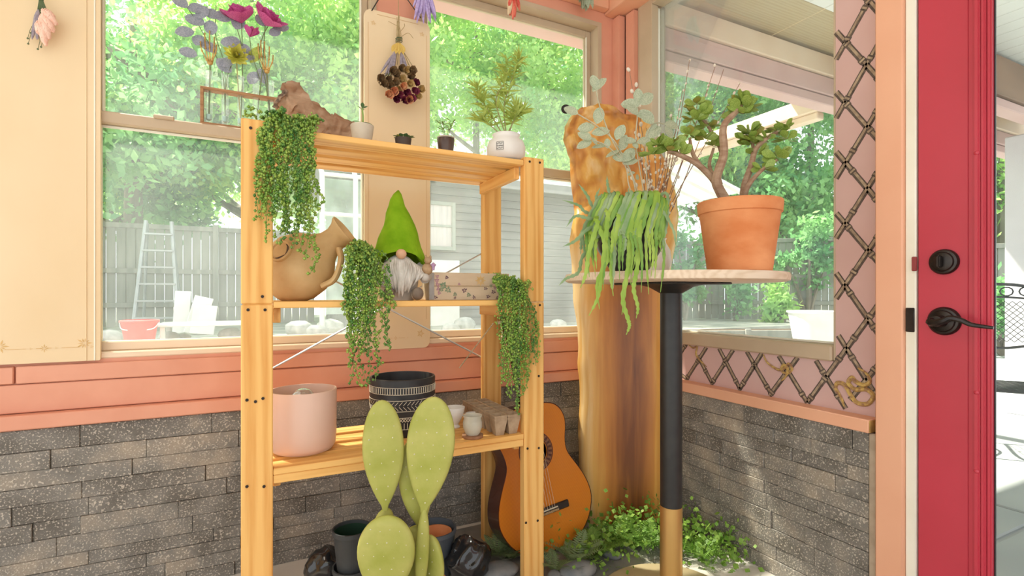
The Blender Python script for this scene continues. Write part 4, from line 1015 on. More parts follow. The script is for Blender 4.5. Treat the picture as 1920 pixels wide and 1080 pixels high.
rb.obj('held_squirrel', mat('squirrel_glaze', (.34, .19, .09), (.50, .33, .18), scale=40, rough=.6), gn)
MB().add(lathe([(.004, 0), (.005, .012), (.010, .018), (.001, .026)], 10), 0, Matrix.Translation((.104, -.078, .098))).obj('held_flower', mat('flower_lilac', (.55, .35, .55)), gn)
for s, dx in ((-1, -.038), (1, .052)):
    ft = MB().add(ell((dx, -.066, .021), (.019, .030, .0205), 14, 8)).obj('foot', stone_w, gn)
    MB().add(ell((dx, -.090, .022), (.019, .010, .0205), 16, 8)).obj('sole', mat('dark_sole', (.16, .12, .09), (.24, .18, .13), scale=40), ft)
# ---- decorated planter box
bx0, bx1, by0, by1 = .527, .825, 1.655, 1.745; bh_ = .094
pb = thing('planter_box', 'cream wooden planter box printed with flowers and a gold star', 'planter box', (bx0, by0, ZM+.0005))
bw = bx1-bx0; bdp = by1-by0
pinted = mat('aged_cream_wood', (.74, .60, .42), (.58, .43, .28), scale=6, stretch=(.4, 1, 2), rough=.7, bump=.1)
for nm_, vf in (('front_board', bbox(0, bw, 0, .010, 0, .047, .002)), ('front_board', bbox(0, bw, 0, .010, .048, bh_, .002)), ('back_board', bbox(0, bw, bdp-.010, bdp, 0, bh_, .002)), ('end_board', bbox(0, .010, .0105, bdp-.0105, 0, bh_, .002)), ('end_board', bbox(bw-.010, bw, .0105, bdp-.0105, 0, bh_, .002)), ('base', box(.0105, bw-.0105, .0105, bdp-.0105, .002, .010))):
    MB().add(vf).obj(nm_, pinted, pb, smooth=False)
MB().add(bbox(-.002, .016, -.0018, .0, .002, bh_-.002, .0008)).obj('end_strip', mat('grey_wash', (.45, .42, .38), (.35, .32, .3), scale=30), pb, smooth=False)
def decal(nm_, items, m, w=.8):
    for (x, z, r, n_) in items:
        b_ = MB(); b_.add(star(r, n_, w), 0, Matrix.Rotation(rnd(0, 3), 4, 'Y')); b_.obj(nm_, m, pb, loc=(x, -.0008, z), smooth=False)
plum = mat('plum_ink', (.09, .04, .07), (.18, .09, .12), scale=60); sage = mat('sage_ink', (.16, .24, .14), (.28, .34, .2), scale=60); rosei = mat('rose_ink', (.40, .18, .26), (.5, .26, .3), scale=60)
decal('gold_star', [(.185, .068, .022, 16)], gold_ink, .3)
decal('printed_flower', [(.125, .034, .011, 5), (.235, .028, .010, 5), (.215, .012, .009, 5), (.205, .040, .008, 5), (.16, .010, .008, 5), (.262, .020, .010, 5), (.285, .085, .008, 6), (.06, .077, .008, 6), (.25, .008, .008, 5), (.02, .010, .009, 5), (.09, .008, .006, 5)], plum)
decal('printed_sprig', [(.048, .050, .015, 7), (.065, .035, .014, 6), (.04, .035, .010, 6), (.275, .045, .010, 6), (.14, .018, .010, 6), (.225, .05, .007, 6), (.09, .02, .009, 6)], sage)
decal('printed_sprig', [(.026, .080, .008, 6), (.025, .066, .010, 6), (.028, .052, .009, 6), (.030, .038, .009, 6), (.033, .024, .008, 6), (.105, .055, .006, 6), (.24, .042, .006, 6)], rosei)

# ------------------------------------------------------------------ UNDER THE RACK
npl = mat('grey_nursery_plastic', (.045, .05, .052), (.06, .065, .068), scale=9, rough=.45); npl2 = mat('slate_nursery_plastic', (.085, .10, .115), (.07, .085, .10), scale=9, rough=.4)
npb = mat('green_black_liner', (.012, .04, .022), (.02, .05, .03), scale=10, rough=.4)
def nursery(label, loc, r0, r1, h, m, group=None, nm='nursery_pot'):
    t = thing(nm, label, 'pot', loc, group=group)
    MB().add(lathe([(.0005, 0), (r0, 0), (r1-.004, h-.016), (r1-.003, h-.015), (r1, h-.014), (r1, h), (r1-.005, h), (r1-.006, h-.016), (r0-.003, .006), (.0005, .005)], 36, caps=False)).obj('body', m, t); return t
c = PY(661, 0, 1.73)
nursery('dark grey nursery pot, lower one of the nested pair under the rack', (c.x, 1.73, 0.0005), .052, .064, .115, npl)
nn = nursery('dark grey nursery pot with a green lining, nested in the lower one', (c.x-.002, 1.73, .103), .0455, .062, .135, npl)
MB().add(lathe([(.050, .055), (.0565, .125), (.0555, .125), (.049, .058), (.0005, .056)], 28)).obj('lining', npb, nn)
c = PY(812, 0, 1.76)
nursery('blue grey nursery pot holding a clay pot under the rack', (c.x, 1.76, .0005), .062, .083, .168, npl2)
tp_ = thing('clay_pot', 'small terracotta pot sitting inside the blue grey pot', 'pot', (c.x+.012, 1.76, .060)); MB().add(lathe([(.0005, -.052), (.034, -.052), (.050, .075), (.055, .076), (.055, .092), (.049, .092), (.046, .07), (.03, -.04), (.0005, -.04)], 32, caps=False)).obj('body', terra, tp_)
bag_m = mat('black_plastic_film', (.012, .012, .013), (.02, .02, .02), scale=12, rough=.13, spec=.7)
def bag(label, loc, r, h, seed):
    b_ = MB().add(ell((0, 0, h*.5), (r, r*.85, h*.52), 40, 26)); o2 = []
    for p in b_.v:
        v = Vector(p); k = .20*(1-2*abs(mnoise.noise(v*15+Vector((seed, 0, 0)))))+.07*(1-2*abs(mnoise.noise(v*34+Vector((0, seed, 0)))))
        w = Vector((v.x*(1+k), v.y*(1+k), max(.001, v.z*(1+.8*k)))); o2.append(tuple(w))
    b_.v = o2; tag(b_.obj('plastic_bag', bag_m, loc=loc, ang=75), label, 'bag')
c = PY(872, 0, 1.68); bag('crumpled shiny black plastic bag beside the blue grey pot', (c.x+.008, 1.665, 0), .068, .13, 3)
c = PY(612, 0, 1.79); bag('crumpled black plastic bag left of the nested grey pots', (c.x+.005, 1.835, 0), .058, .12, 11)
# ------------------------------------------------------------------ PADDLE CACTUS
CD = 1.379
c = PD(762, 552, CD)
cac = thing('paddle_cactus', 'green paddle cactus with tall oval pads in front of the rack', 'cactus', (c.x, c.y, 0), rz=-TH)
pad_m = mat('cactus_skin', (.33, .345, .055), (.46, .44, .12), scale=11, rough=.5, bump=.2, bscale=60, c3=(.39, .39, .085))
spine_m = mat('areole_white', (.74, .72, .48), (.62, .6, .4), scale=60)
def lx(px, d=0.0): return (px-762)/960*(CD+d)
def lz(py, d=0.0): return 1-(py-552)/960*(CD+d)
def padmesh(L_, w, th, sh=.56):
    v = []; f = []; nl, ns = 22, 20
    for i in range(nl+1):
        t = i/nl; t = t if t < .35 else .35+.65*(1-(1-(t-.35)/.65)**1.7); s = math.sqrt(max(0, 1-((t-sh)/(1-sh))**2)) if t > sh else math.sin(math.pi/2*t/sh)**.85
        r = w*.5*max(.12 if t < .5 else .03, s)
        for k in range(ns):
            a = 2*math.pi*k/ns; ct, st = math.cos(a), math.sin(a)
            tt = th*.5*max(.25, min(1, r/(w*.3)))
            v.append((r*math.copysign(abs(ct)**.9, ct), tt*math.copysign(abs(st)**.75, st), (1-(1-t)**1.4 if t > .9 else t)*L_ if False else t*L_))
    for i in range(nl):
        for k in range(ns): f.append((i*ns+k, i*ns+(k+1) % ns, (i+1)*ns+(k+1) % ns, (i+1)*ns+k))
    f.append(tuple(reversed(range(ns)))); f.append(tuple(nl*ns+k for k in range(ns)))
    return v, f
def pad(b, t, w, d=0.0, th=.026, yaw=0.0, back=0.0, sh=.56):
    p0 = Vector((lx(b[0], d), d, lz(b[1], d))); p1 = Vector((lx(t[0], d), d+back, lz(t[1], d)))
    ax = p1-p0; L_ = ax.length; z = ax.normalized(); x = Vector((math.cos(yaw), math.sin(yaw), 0)); x = (x-z*x.dot(z)).normalized(); y = z.cross(x)
    M = Matrix(((x.x, y.x, z.x, p0.x), (x.y, y.y, z.y, p0.y), (x.z, y.z, z.z, p0.z), (0, 0, 0, 1)))
    W_ = w/960*(CD+d)
    o = MB().add(padmesh(L_, W_, th, sh)).obj('pad', pad_m, cac, ang=70); o.matrix_basis = M
    ar = MB(); nr = int(L_/.030)
    for i in range(1, nr):
        t_ = i/nr; ww = W_*.5*max(.1, math.sqrt(max(0, 1-((t_-sh)/(1-sh))**2)) if t_ > sh else math.sin(math.pi/2*t_/sh)**.85)
        nn_ = max(1, int(ww*2/.028))
        for k in range(nn_):
            xx = (-1+(2*k+1)/nn_+(.25/nn_ if i % 2 else -.25/nn_))*ww*.86
            for s in (-1, 1): ar.add(octa((xx, s*(th*.5*(1-.25*(xx/ww)**4)), t_*L_+rnd(-.003, .003)), (.0021*rnd(.5, 1.3), .0014, .0021*rnd(.5, 1.3))))
    if ar.v: ao = ar.obj('spines', spine_m, o); ao['kind'] = 'stuff'
    return o
pad((722, 957), (716, 750), 77, 0, yaw=.12)
pad((794, 962), (816, 744), 92, .0, yaw=-.10, sh=.60)
pad((784, 995), (764, 826), 62, .045, yaw=.3)
pad((726, 1136), (734, 966), 108, -.045, th=.03, yaw=.05, sh=.60)
pad((700, 1110), (722, 952), 62, .008, yaw=.95)
pad((786, 1130), (796, 953), 26, .0, th=.020, yaw=.2, sh=.5)
pad((804, 1140), (802, 1003), 58, .04, yaw=-.5)
pad((778, 1145), (770, 985), 70, .06, yaw=.2)
MB().add(lathe([(.0005, 0), (.085, 0), (.108, .185), (.114, .186), (.114, .21), (.104, .21), (.102, .18), (.0005, .178)], 40, caps=False)).obj('pot', terra, cac)
MB().add(lathe([(.0005, .182), (.101, .181)], 30, caps=False)).obj('soil', soil, cac)

# ------------------------------------------------------------------ TRAILING PEARL PLANTS
def strand(P, dens=.0064, r=.0052, off=.0070, mats_=None, parent=None):
    P = spline(P, 7); b = MB(); b.add(tube(P, .0009, 3, caps=False), 0)
    for i in range(len(P)-1):
        L_ = (P[i+1]-P[i]).length; n = max(1, int(L_/dens+rnd(0, 1)))
        for k in range(n):
            p = P[i].lerp(P[i+1], rnd(0, 1)); q = p+Vector((rnd(-1, 1), rnd(-1, 1), rnd(-.6, .6)))*off; s = r*rnd(.65, 1.15)
            b.add(octa(q, (s*rnd(.7, 1.1), s*rnd(.7, 1.1), s*1.05)), 1)
    return b.obj('strand', [stem_g, random.choice(mats_)], parent, ang=180)
def trailing(label, base, specs, group='trailing pearl plants on the rack'):
    t = thing('trailing_plant', label, 'plant', base, group=group); B = Vector(base)
    for pts in specs:
        o = strand([Vector(p)-B for p in pts], mats_=(pearl_g, pearl_g, pearl_d), parent=t)
    return t
def hang(start, px, py0, py1, Y=1.533, wob=.012, drift=0):
    p0 = Vector(start); e = PY(px, py0, Y); f = PY(px+drift, py1, Y-rnd(0, .01))
    pts = [p0, p0.lerp(e, .55)+Vector((0, 0, rnd(.004, .016))), e+Vector((0, 0, -.004))]
    n = max(2, int((e.z-f.z)/.05))
    for k in range(1, n+1):
        u = k/n; q = (e+Vector((0, 0, -.004))).lerp(f, u); pts.append(q+Vector((rnd(-wob, wob), rnd(-.008, .004), 0)))
    return pts
sp = []
cr1 = PY(540, 226, 1.60); cr1.z = ZT+.018
for k in range(20): sp.append(hang(cr1+Vector((rnd(-.06, .02), rnd(-.02, .03), rnd(0, .02))), rnd(493, 540), rnd(222, 250), rnd(330, 470)))
for k in range(23): sp.append(hang(cr1+Vector((rnd(-.01, .07), rnd(-.02, .03), rnd(0, .02))), rnd(542, 594), rnd(226, 252), rnd(360, 525)))
for k in range(6): sp.append(hang(cr1+Vector((rnd(-.06, 0), 0, .01)), rnd(478, 498), rnd(240, 262), rnd(300, 440)))
for k in range(26): a = rnd(0, 6.28); s = cr1+Vector((rnd(-.07, .07), rnd(-.03, .03), rnd(0, .012))); sp.append([s, s+Vector((.02*math.cos(a), .02*math.sin(a)-.01, .024)), s+Vector((.045*math.cos(a), .03*math.sin(a)-.02, .012))])
trailing('trailing green pearl plant hanging from the top shelf by the left post', (cr1.x, cr1.y, ZT), sp)
sp = []
cr2 = Vector((.303, 1.665, 1.165))
for k in range(36): sp.append(hang(cr2+Vector((rnd(-.015, .02), rnd(-.02, .015), rnd(-.02, .008))), rnd(640, 730) if k % 3 else rnd(640, 690), rnd(468, 540), rnd(560, 700), drift=rnd(-6, 10)))
for k in range(5): sp.append(hang(cr2, rnd(655, 705), rnd(475, 500), rnd(690, 738)))
for k in range(34):
    e = PY(rnd(636, 722), 0, 1.545); zz = 1.14-.10*max(0, (e.x-.27)/.09)
    s = cr2.lerp(Vector((e.x, 1.55, zz-rnd(.0, .05))), rnd(.3, 1)); sp.append([s, s+Vector((rnd(-.02, .02), -.015, .012)), s+Vector((rnd(-.03, .03), -.02, -.02))])
trailing('trailing green pearl plant spilling from the clay jug mouth', cr2, sp)
sp = []
cr3 = Vector((.782, 1.690, 1.066))
for k in range(32): sp.append(hang(cr3+Vector((rnd(-.02, .03), rnd(-.02, .02), rnd(0, .01))), rnd(934, 990), rnd(532, 560), rnd(640, 782), drift=rnd(-4, 8)))
for k in range(4): sp.append(hang(cr3, rnd(990, 1006), rnd(575, 600), rnd(640, 690)))
for k in range(24): e = PY(rnd(932, 985), rnd(530, 600), 1.545); s = cr3.lerp(e, rnd(.4, 1)); s.z = max(s.z, 1.03); sp.append([s, s+Vector((rnd(-.02, .02), -.012, .014)), s+Vector((rnd(-.03, .03), -.02, -.012))])
t3 = trailing('trailing green pearl plant hanging from the planter box end over the right post', cr3, sp)
MB().add(tube([PY(925, 606, 1.535)-cr3, PY(893, 648, 1.535)-cr3, PY(861, 690, 1.535)-cr3], .0018, 5)).obj('dry_stem', mat('dry_stem', (.25, .19, .10), (.4, .3, .18), scale=40), t3)

# ------------------------------------------------------------------ JADE PLANT IN TERRACOTTA
JD = 1.50
jp = PD(1386, 552, JD); jb_ = Vector((jp.x, jp.y, TZ+.0005))
jpot = thing('jade_plant', 'jade plant with bare branching stems in a terracotta pot on the round table', 'plant', jb_, rz=-TH)
JH = .205
MB().add(lathe([(.0005, 0), (.082, 0), (.088, .004), (.110, JH-.036), (.1145, JH-.034), (.117, JH-.003), (.115, JH), (.107, JH), (.105, JH-.02), (.09, .02), (.0005, .02)], 56, caps=False)).obj('pot', terra, jpot, ang=35)
MB().add(lathe([(.0005, JH-.022), (.1065, JH-.024)], 32, caps=False)).obj('soil', soil, jpot)
def jl(px, py, d=0.0):
    return Vector(((px-1386)/960*(JD+d) - (0)+ (1386-960)/960*d, d, 1-(py-552)/960*(JD+d)-jb_.z))
jbark = mat('jade_bark', (.30, .17, .10), (.42, .28, .18), scale=30, stretch=(1, 1, 3), rough=.75, bump=.4)
def jbr(pts, r0, r1):
    P = spline([jl(*p) for p in pts], 5); n = len(P); MB().add(tube(P, [r0+(r1-r0)*i/(n-1) for i in range(n)], 8)).obj('branch', jbark, jpot)
jbr([(1366, 385, 0), (1350, 358, 0), (1343, 335, -.01), (1357, 290, -.02), (1356, 240, -.02), (1374, 216, -.01), (1390, 200, 0)], .017, .007)
jbr([(1348, 350, 0), (1330, 328, .01), (1305, 306, .0), (1275, 291, -.01), (1252, 284, -.01)], .011, .005)
jbr([(1312, 310, .0), (1299, 288, .02), (1293, 258, .02)], .0075, .004)
jbr([(1340, 335, .01), (1330, 310, .04), (1338, 278, .05)], .007, .004)
jbr([(1350, 345, .02), (1344, 318, .05), (1352, 285, .06), (1330, 240, .06), (1312, 218, .05)], .008, .004)
jbr([(1392, 385, .01), (1396, 348, .01), (1408, 312, 0), (1416, 282, 0), (1434, 262, -.01), (1457, 248, -.01)], .012, .005)
jbr([(1394, 380, 0), (1402, 350, -.02), (1425, 322, -.03), (1456, 300, -.03)], .009, .004)
jbr([(1412, 300, .0), (1412, 275, .03), (1406, 252, .03)], .006, .004)
jade = mat('jade_leaf', (.27, .42, .07), (.50, .62, .16), scale=18, rough=.3, transl=.35, detail=2, spec=.5)
jade_r = mat('jade_leaf_bronze', (.42, .30, .06), (.32, .38, .08), scale=18, rough=.3, transl=.15, detail=2)
def jleaf(m):
    b_ = MB().add(leafgrid(1, .62, bend=.08, cup=.12, nl=8, nw=2, peak=.62, thick=.10, tip=.75)); return b_.mesh('leaf', m, ang=80)
jm1, jm2 = jleaf(jade), jleaf(jade_r)
def rosette(p, n, s, up=(0, 0, 1), parent=jpot, me=None, spread=1.0):
    P = jl(*p)
    for k in range(n+3):
        a = k*2.4+rnd(-.3, .3); e = rnd(.0, .9)
        d = Vector((math.cos(a)*spread, math.sin(a)*spread, e)).normalized()
        link('leaf', me or (jm2 if random.random() < .15 else jm1), parent, M=frame(P+d*.004, d, Vector((0, -.75, .6))+jit(.5), s*rnd(.9, 1.4)))
for p, n, s in (((1390, 198, 0), 11, .038), ((1383, 212, 0), 6, .034), ((1398, 205, -.01), 6, .036), ((1310, 214, .05), 8, .034), ((1300, 225, .04), 6, .030), ((1306, 196, .05), 6, .03), ((1326, 238, .06), 7, .030), ((1338, 274, .05), 6, .028), ((1322, 262, .02), 6, .030),
                ((1293, 254, .02), 8, .032), ((1252, 284, -.01), 9, .034), ((1236, 272, -.01), 7, .032), ((1262, 268, 0), 6, .03), ((1222, 290, -.01), 5, .03), ((1275, 288, -.01), 4, .03), ((1406, 250, .03), 9, .034), ((1412, 270, .03), 8, .034), ((1400, 262, .02), 5, .03),
                ((1457, 246, -.01), 9, .030), ((1470, 240, -.01), 6, .026), ((1436, 262, -.01), 5, .026), ((1458, 296, -.03), 9, .034), ((1430, 318, -.03), 4, .028), ((1420, 290, 0), 4, .028), ((1475, 262, -.02), 6, .028)): rosette(p, n, s)

# ------------------------------------------------------------------ FISHBONE CACTUS ON THE TABLE
FD = 1.45
fp = PD(1180, 552, FD); fb_ = Vector((fp.x, fp.y, TZ+.0005))
fish = thing('trailing_cactus', 'long flat stemmed trailing cactus in a black bowl at the table edge', 'plant', fb_, rz=-TH)
MB().add(lathe([(.0005, 0), (.045, 0), (.055, .006), (.088, .06), (.102, .12), (.106, .168), (.101, .168), (.097, .12), (.05, .02), (.0005, .02)], 44, caps=False)).obj('pot', mat('black_bowl_glaze', (.02, .02, .022), (.03, .03, .03), rough=.3), fish)
MB().add(lathe([(.0005, .158), (.1, .156)], 30, caps=False)).obj('soil', soil, fish)
fg = [mat('cactus_stem_lime', (.26, .42, .04), (.40, .55, .09), scale=20, rough=.4, transl=.2), mat('cactus_stem_green', (.15, .32, .04), (.28, .45, .08), scale=20, rough=.4, transl=.2), mat('cactus_stem_sage', (.22, .34, .14), (.36, .46, .24), scale=20, rough=.5, transl=.2)]
def ribbon(P, w, m):
    P = spline(P, 6); v = []; f = []; n = len(P)
    for i, p in enumerate(P):
        t = (P[min(i+1, n-1)]-P[max(i-1, 0)]).normalized(); s = t.cross(Vector((p.x*.3, -1, .15))).normalized(); nn_ = s.cross(t)
        u = i/(n-1); ww = w*(.35+.65*math.sin(math.pi*min(1, .12+u*.85)))*(1+.22*(1 if i % 2 else -1))
        if u > .93: ww *= .4
        for a, b_ in ((-1, 0), (0, .35), (1, 0), (0, -.35)): v.append(p+s*ww*a*.5+nn_*ww*b_*.5)
    for i in range(n-1):
        for k in range(4): f.append((i*4+k, i*4+(k+1) % 4, i*4+4+(k+1) % 4, i*4+4+k))
    f.append((3, 2, 1, 0)); f.append(tuple((n-1)*4+k for k in range(4)))
    MB().add((v, f)).obj('stem', m, fish, ang=70)
def fl(px, py, d): return Vector(((px-1180)/960*(FD+d)+(1180-960)/960*d, d, 1-(py-552)/960*(FD+d)-fb_.z))
for k in range(46):
    px = 1092+158*((k+.5)/46)+rnd(-4, 4); u = (px-1175)/80
    a = math.acos(max(-1, min(1, u*.9))); dy = -math.sin(a)*.105-.012
    py1 = rnd(440, 520) if k % 4 else rnd(490, 560)
    s = Vector((u*.05+rnd(-.01, .01), rnd(-.05, .02), .158))
    r = Vector((u*.098, dy*.93, .182+rnd(-.004, .018)))
    e1 = fl(px+rnd(-3, 3), 430, dy-.004); e2 = fl(px+rnd(-8, 8), py1, dy-rnd(.006, .03))
    if e2.z < .004 and (fb_.x+0) : e2 = fl(px+rnd(-8, 8), py1, min(dy, -.115)-rnd(.004, .02))
    ribbon([s, s.lerp(r, .6)+Vector((0, 0, .022)), r, e1, e1.lerp(e2, .5)+Vector((rnd(-.006, .006), 0, 0)), e2], rnd(.008, .0125), random.choice(fg))
for pts in ([(1140, 405), (1135, 450), (1128, 520), (1120, 560), (1104, 592)], [(1200, 420), (1195, 500), (1188, 540), (1196, 575), (1193, 597)], [(1180, 430), (1178, 500), (1168, 560), (1178, 600), (1180, 612), (1174, 628)], [(1120, 420), (1105, 470), (1098, 515), (1088, 540)], [(1160, 410), (1148, 480), (1146, 520), (1150, 555)], [(1125, 430), (1140, 480), (1120, 530), (1124, 580)], [(1185, 410), (1180, 470), (1175, 520), (1166, 590)]):
    s = Vector((0, -.03, .158)); P = [s, fl(pts[0][0], pts[0][1]-12, -.095)]+[fl(a, b_, -.118-.004*i) for i, (a, b_) in enumerate(pts)]
    ribbon(P, .012, fg[0])
for pts in ([(1120, 395), (1100, 365), (1085, 345)], [(1150, 385), (1140, 350), (1138, 330)], [(1170, 390), (1160, 370), (1158, 360)], [(1105, 400), (1085, 385), (1055, 375)], [(1185, 390), (1180, 372), (1178, 352)], [(1215, 400), (1240, 395), (1262, 430), (1268, 465)], [(1200, 395), (1215, 380), (1232, 372)], [(1112, 410), (1080, 405), (1062, 425)], [(1110, 425), (1078, 452), (1056, 462)], [(1100, 470), (1085, 510), (1062, 522), (1048, 535)], [(1130, 392), (1118, 372), (1125, 352)]):
    d0 = -.03 if pts[-1][1] < 400 else -.09
    P = [Vector((0, 0, .158))]+[fl(a, b_, d0) for a, b_ in pts]; ribbon(P, .009, fg[2])

# ------------------------------------------------------------------ WHITE VASE WITH WILLOW AND EUCALYPTUS
VX, VY = 1.268, 1.385; vd = ST*VX+CT*VY; vr = CT*VX-ST*VY
vase = thing('vase', 'round white vase half hidden behind the trailing cactus', 'vase', (VX, VY, TZ+.0005))
MB().add(lathe([(.0005, 0), (.034, 0), (.044, .012), (.055, .05), (.050, .09), (.036, .115), (.034, .125), (.038, .132), (.033, .132), (.030, .115), (.045, .08), (.04, .02), (.0005, .01)], 36, caps=False)).obj('body', ceramic_w, vase)
mouth = Vector((VX, VY, TZ+.115))
twig = mat('willow_twig', (.25, .13, .08), (.36, .22, .14), scale=40, rough=.7); bud = mat('catkin_cream', (.84, .76, .64), (.75, .65, .52), scale=80, rough=.9)
sagel = mat('eucalyptus_sage', (.38, .45, .30), (.58, .62, .46), scale=14, rough=.6, transl=.25)
wl = thing('willow_branches', 'bundle of bare pussy willow twigs with cream catkins in the white vase', 'branches', mouth)
def vd_(px, py, d=0): return PD(px, py, vd+d)-mouth
tips = [(1293, 112, .0), (1342, 122, -.02), (1357, 130, .03), (1387, 157, .0), (1330, 160, .04), (1310, 190, 0), (1280, 170, .05), (1260, 215, .02), (1240, 250, .0), (1225, 265, .04), (1205, 280, .0), (1270, 240, -.04), (1212, 240, .02), (1250, 300, -.02), (1190, 250, -.02), (1200, 300, .02), (1285, 260, .02), (1180, 130, .06), (1192, 160, .05), (1160, 290, .0)]
catk = MB().add(ell((0, 0, 0), (.0055, .0038, .0038), 8, 5)).mesh('catkin', bud)
for i, (px, py, d) in enumerate(tips):
    T = vd_(px, py, d); m0 = vd_(1228+(px-1228)*.22+rnd(-10, 10), 392-rnd(0, 15), d*.3)
    P = spline([Vector((rnd(-.012, .012), rnd(-.012, .012), -.095)), Vector((rnd(-.015, .015), rnd(-.015, .015), .01)), m0, m0.lerp(T, .5)+Vector((rnd(-.012, .012), 0, .004)), T], 6); n = len(P)
    br_ = MB().add(tube(P, [.0026-.0016*k/n for k in range(n)], 5)).obj('twig', twig, wl)
    for k in range(8, n, 1 if i < 17 else 2):
        if random.random() < .72 or i >= 17: link('catkin', catk, br_, M=frame(P[k]+jit(.003), (P[k]-P[k-1]).normalized()+jit(.3), None, rnd(.8, 1.25) if i < 17 else 1.7))
eu = thing('eucalyptus_sprays', 'grey green eucalyptus sprays with round leaves in the white vase', 'branches', mouth)
eul = MB().add(leafgrid(1, .62, bend=.12, cup=.10, nl=10, nw=2, peak=.5, tip=.65)).mesh('leaf', sagel, ang=80)
for stm in ([(1205, 420), (1185, 330), (1160, 285), (1140, 245), (1122, 190), (1118, 168)], [(1210, 410), (1190, 340), (1172, 300), (1150, 262), (1118, 235), (1084, 214)], [(1215, 400), (1200, 320), (1192, 265), (1195, 220), (1196, 195)], [(1218, 400), (1212, 320), (1212, 260), (1225, 232), (1246, 232)], [(1205, 410), (1180, 350), (1172, 310), (1140, 275), (1110, 262)]):
    P = [Vector((0, 0, -.09)), Vector((0, 0, .02))]+[vd_(a, b_, -.06) for a, b_ in stm]
    MB().add(tube(spline(P, 5), .0022, 5)).obj('stem', mat('eucalyptus_stem', (.45, .42, .28), (.55, .5, .35), scale=30), eu)
    for j in range(4, len(P)):
        for s in (-1, 1):
            d = (P[j]-P[j-1]).normalized(); side = d.cross(Vector((ST, CT, 0))).normalized()*s
            if random.random() < .75: link('leaf', eul, eu, M=frame(P[j]+jit(.01), side+d*rnd(.1, .9)+jit(.15), Vector((-ST, -CT, .4))+jit(.6), rnd(.048, .068)))
    link('leaf', eul, eu, M=frame(P[-1], (P[-1]-P[-2])+jit(.01), Vector((-ST, -CT, .3)), .055))
    for j in range(4, len(P)):
        for _ in range(random.randint(0, 1)): link('leaf', eul, eu, M=frame(P[j].lerp(P[j-1], rnd(0, 1))+jit(.01), jit(1), Vector((-ST, -CT, .3))+jit(.5), rnd(.025, .04)))

# ------------------------------------------------------------------ TOP SHELF
drw = MB(); dP = [(.02, 0, .163), (.05, 0, .150), (.09, 0, .118), (.13, .004, .088), (.17, .006, .068), (.21, .004, .058), (.25, 0, .050), (.275, 0, .047)]
dR = [.040, .042, .046, .054, .058, .055, .047, .036]
tv, tf = tube(spline(dP, 9), [dR[min(7, i//9)]+(dR[min(7, i//9+1)]-dR[min(7, i//9)])*(i % 9)/9 for i in range(64)], 40)
tv = [p*1.0+Vector(p)*0+Vector((mnoise.noise(p*22), mnoise.noise(p*22+Vector((9, 0, 0))), mnoise.noise(p*22+Vector((0, 9, 0)))))*.019+Vector((mnoise.noise(p*70), mnoise.noise(p*70+Vector((5, 0, 0))), mnoise.noise(p*70+Vector((0, 5, 0)))))*.008+Vector((0, 0, 1.6*abs(mnoise.noise(Vector((p.x*12, p.y*60, p.z*50))))*.010)) for p in tv]
mz = min(p.z for p in tv); tv = [Vector((p.x, p.y, p.z-mz)) for p in tv]
dw = tag(drw.add((tv, tf)).obj('driftwood', mat('driftwood_bark', (.30, .15, .075), (.46, .30, .19), scale=16, stretch=(.5, 2, 2), rough=.9, bump=.9, bscale=30), ang=80), 'brown gnarled driftwood log on the top shelf beside the glass tubes', 'driftwood')
dw.location = (PY(508, 0, 1.80).x-.02+.03, 1.80, ZT+.0005); dw.rotation_euler = (0, 0, 0)
end = MB().add(lathe([(.0005, 0), (.030, .002), (.042, .001), (.040, -.008)], 20, caps=False))
end.v = [tuple(Vector(p)+Vector((mnoise.noise(Vector(p)*90)*.006, mnoise.noise(Vector(p)*70)*.004, mnoise.noise(Vector(p)*120)*.012))) for p in end.v]
eo = end.obj('broken_end', mat('dark_broken_wood', (.06, .035, .025), (.36, .24, .16), scale=70, rough=1, bump=1.0), dw, ang=180); eo.matrix_basis = Matrix.Translation((.020, -.003, .163-mz)) @ Matrix.Rotation(math.radians(-58), 4, 'Y')

leaf_dk = mat('succulent_leaf', (.06, .13, .05), (.14, .24, .09), scale=20, rough=.4, transl=.15)
lvd = MB().add(leafgrid(1, .6, bend=.15, cup=.15, nl=5, nw=2, peak=.6)).mesh('leaf', leaf_dk, ang=80)
c = PY(679, 0, 1.60); a = pot('small_plant', 'tiny sprout with round leaves in a pale clay pot on the top shelf', (c.x, 1.60, ZT+.0005), [(.0005, 0), (.028, 0), (.034, .044), (.035, .050), (.0335, .052), (.031, .050), (.03, .04), (.0005, .04)], mat('pale_clay', (.62, .54, .42), (.54, .46, .35), scale=20, rough=.8), cat='plant')
MB().add(lathe([(.0005, .047), (.031, .046)], 24, caps=False)).obj('soil', soil, a)
MB().add(tube(spline([(0, 0, .045), (.003, 0, .075), (0, 0, .105)], 4), .0025, 6)).obj('stem', stem_g, a)
for d, h, s in (((-1, 0, .1), .062, .030), ((1, -.2, -.15), .064, .036), ((.6, .5, .3), .060, .028), ((-.7, 0, .6), .10, .020), ((.7, 0, .7), .102, .022), ((0, -.6, .8), .104, .02), ((.3, .6, .6), .098, .018)):
    link('leaf', lvd, a, M=frame((0, 0, h), d, (0, -.5, 1), s))
c = PY(756, 0, 1.60); a = pot('small_plant', 'dark scrubby cutting in a tiny pot below the dried roses', (c.x, 1.60, ZT+.0005), [(.0005, 0), (.022, 0), (.026, .030), (.024, .030), (.0005, .026)], mat('dark_pot', (.05, .035, .025), (.08, .05, .035)), cat='plant')
for k in range(14): an = k*2.4; link('leaf', lvd if k % 3 else jm2, a, M=frame((.012*math.cos(an), .008*math.sin(an), .030), (math.cos(an), math.sin(an), rnd(.1, .7)), None, rnd(.014, .026)))
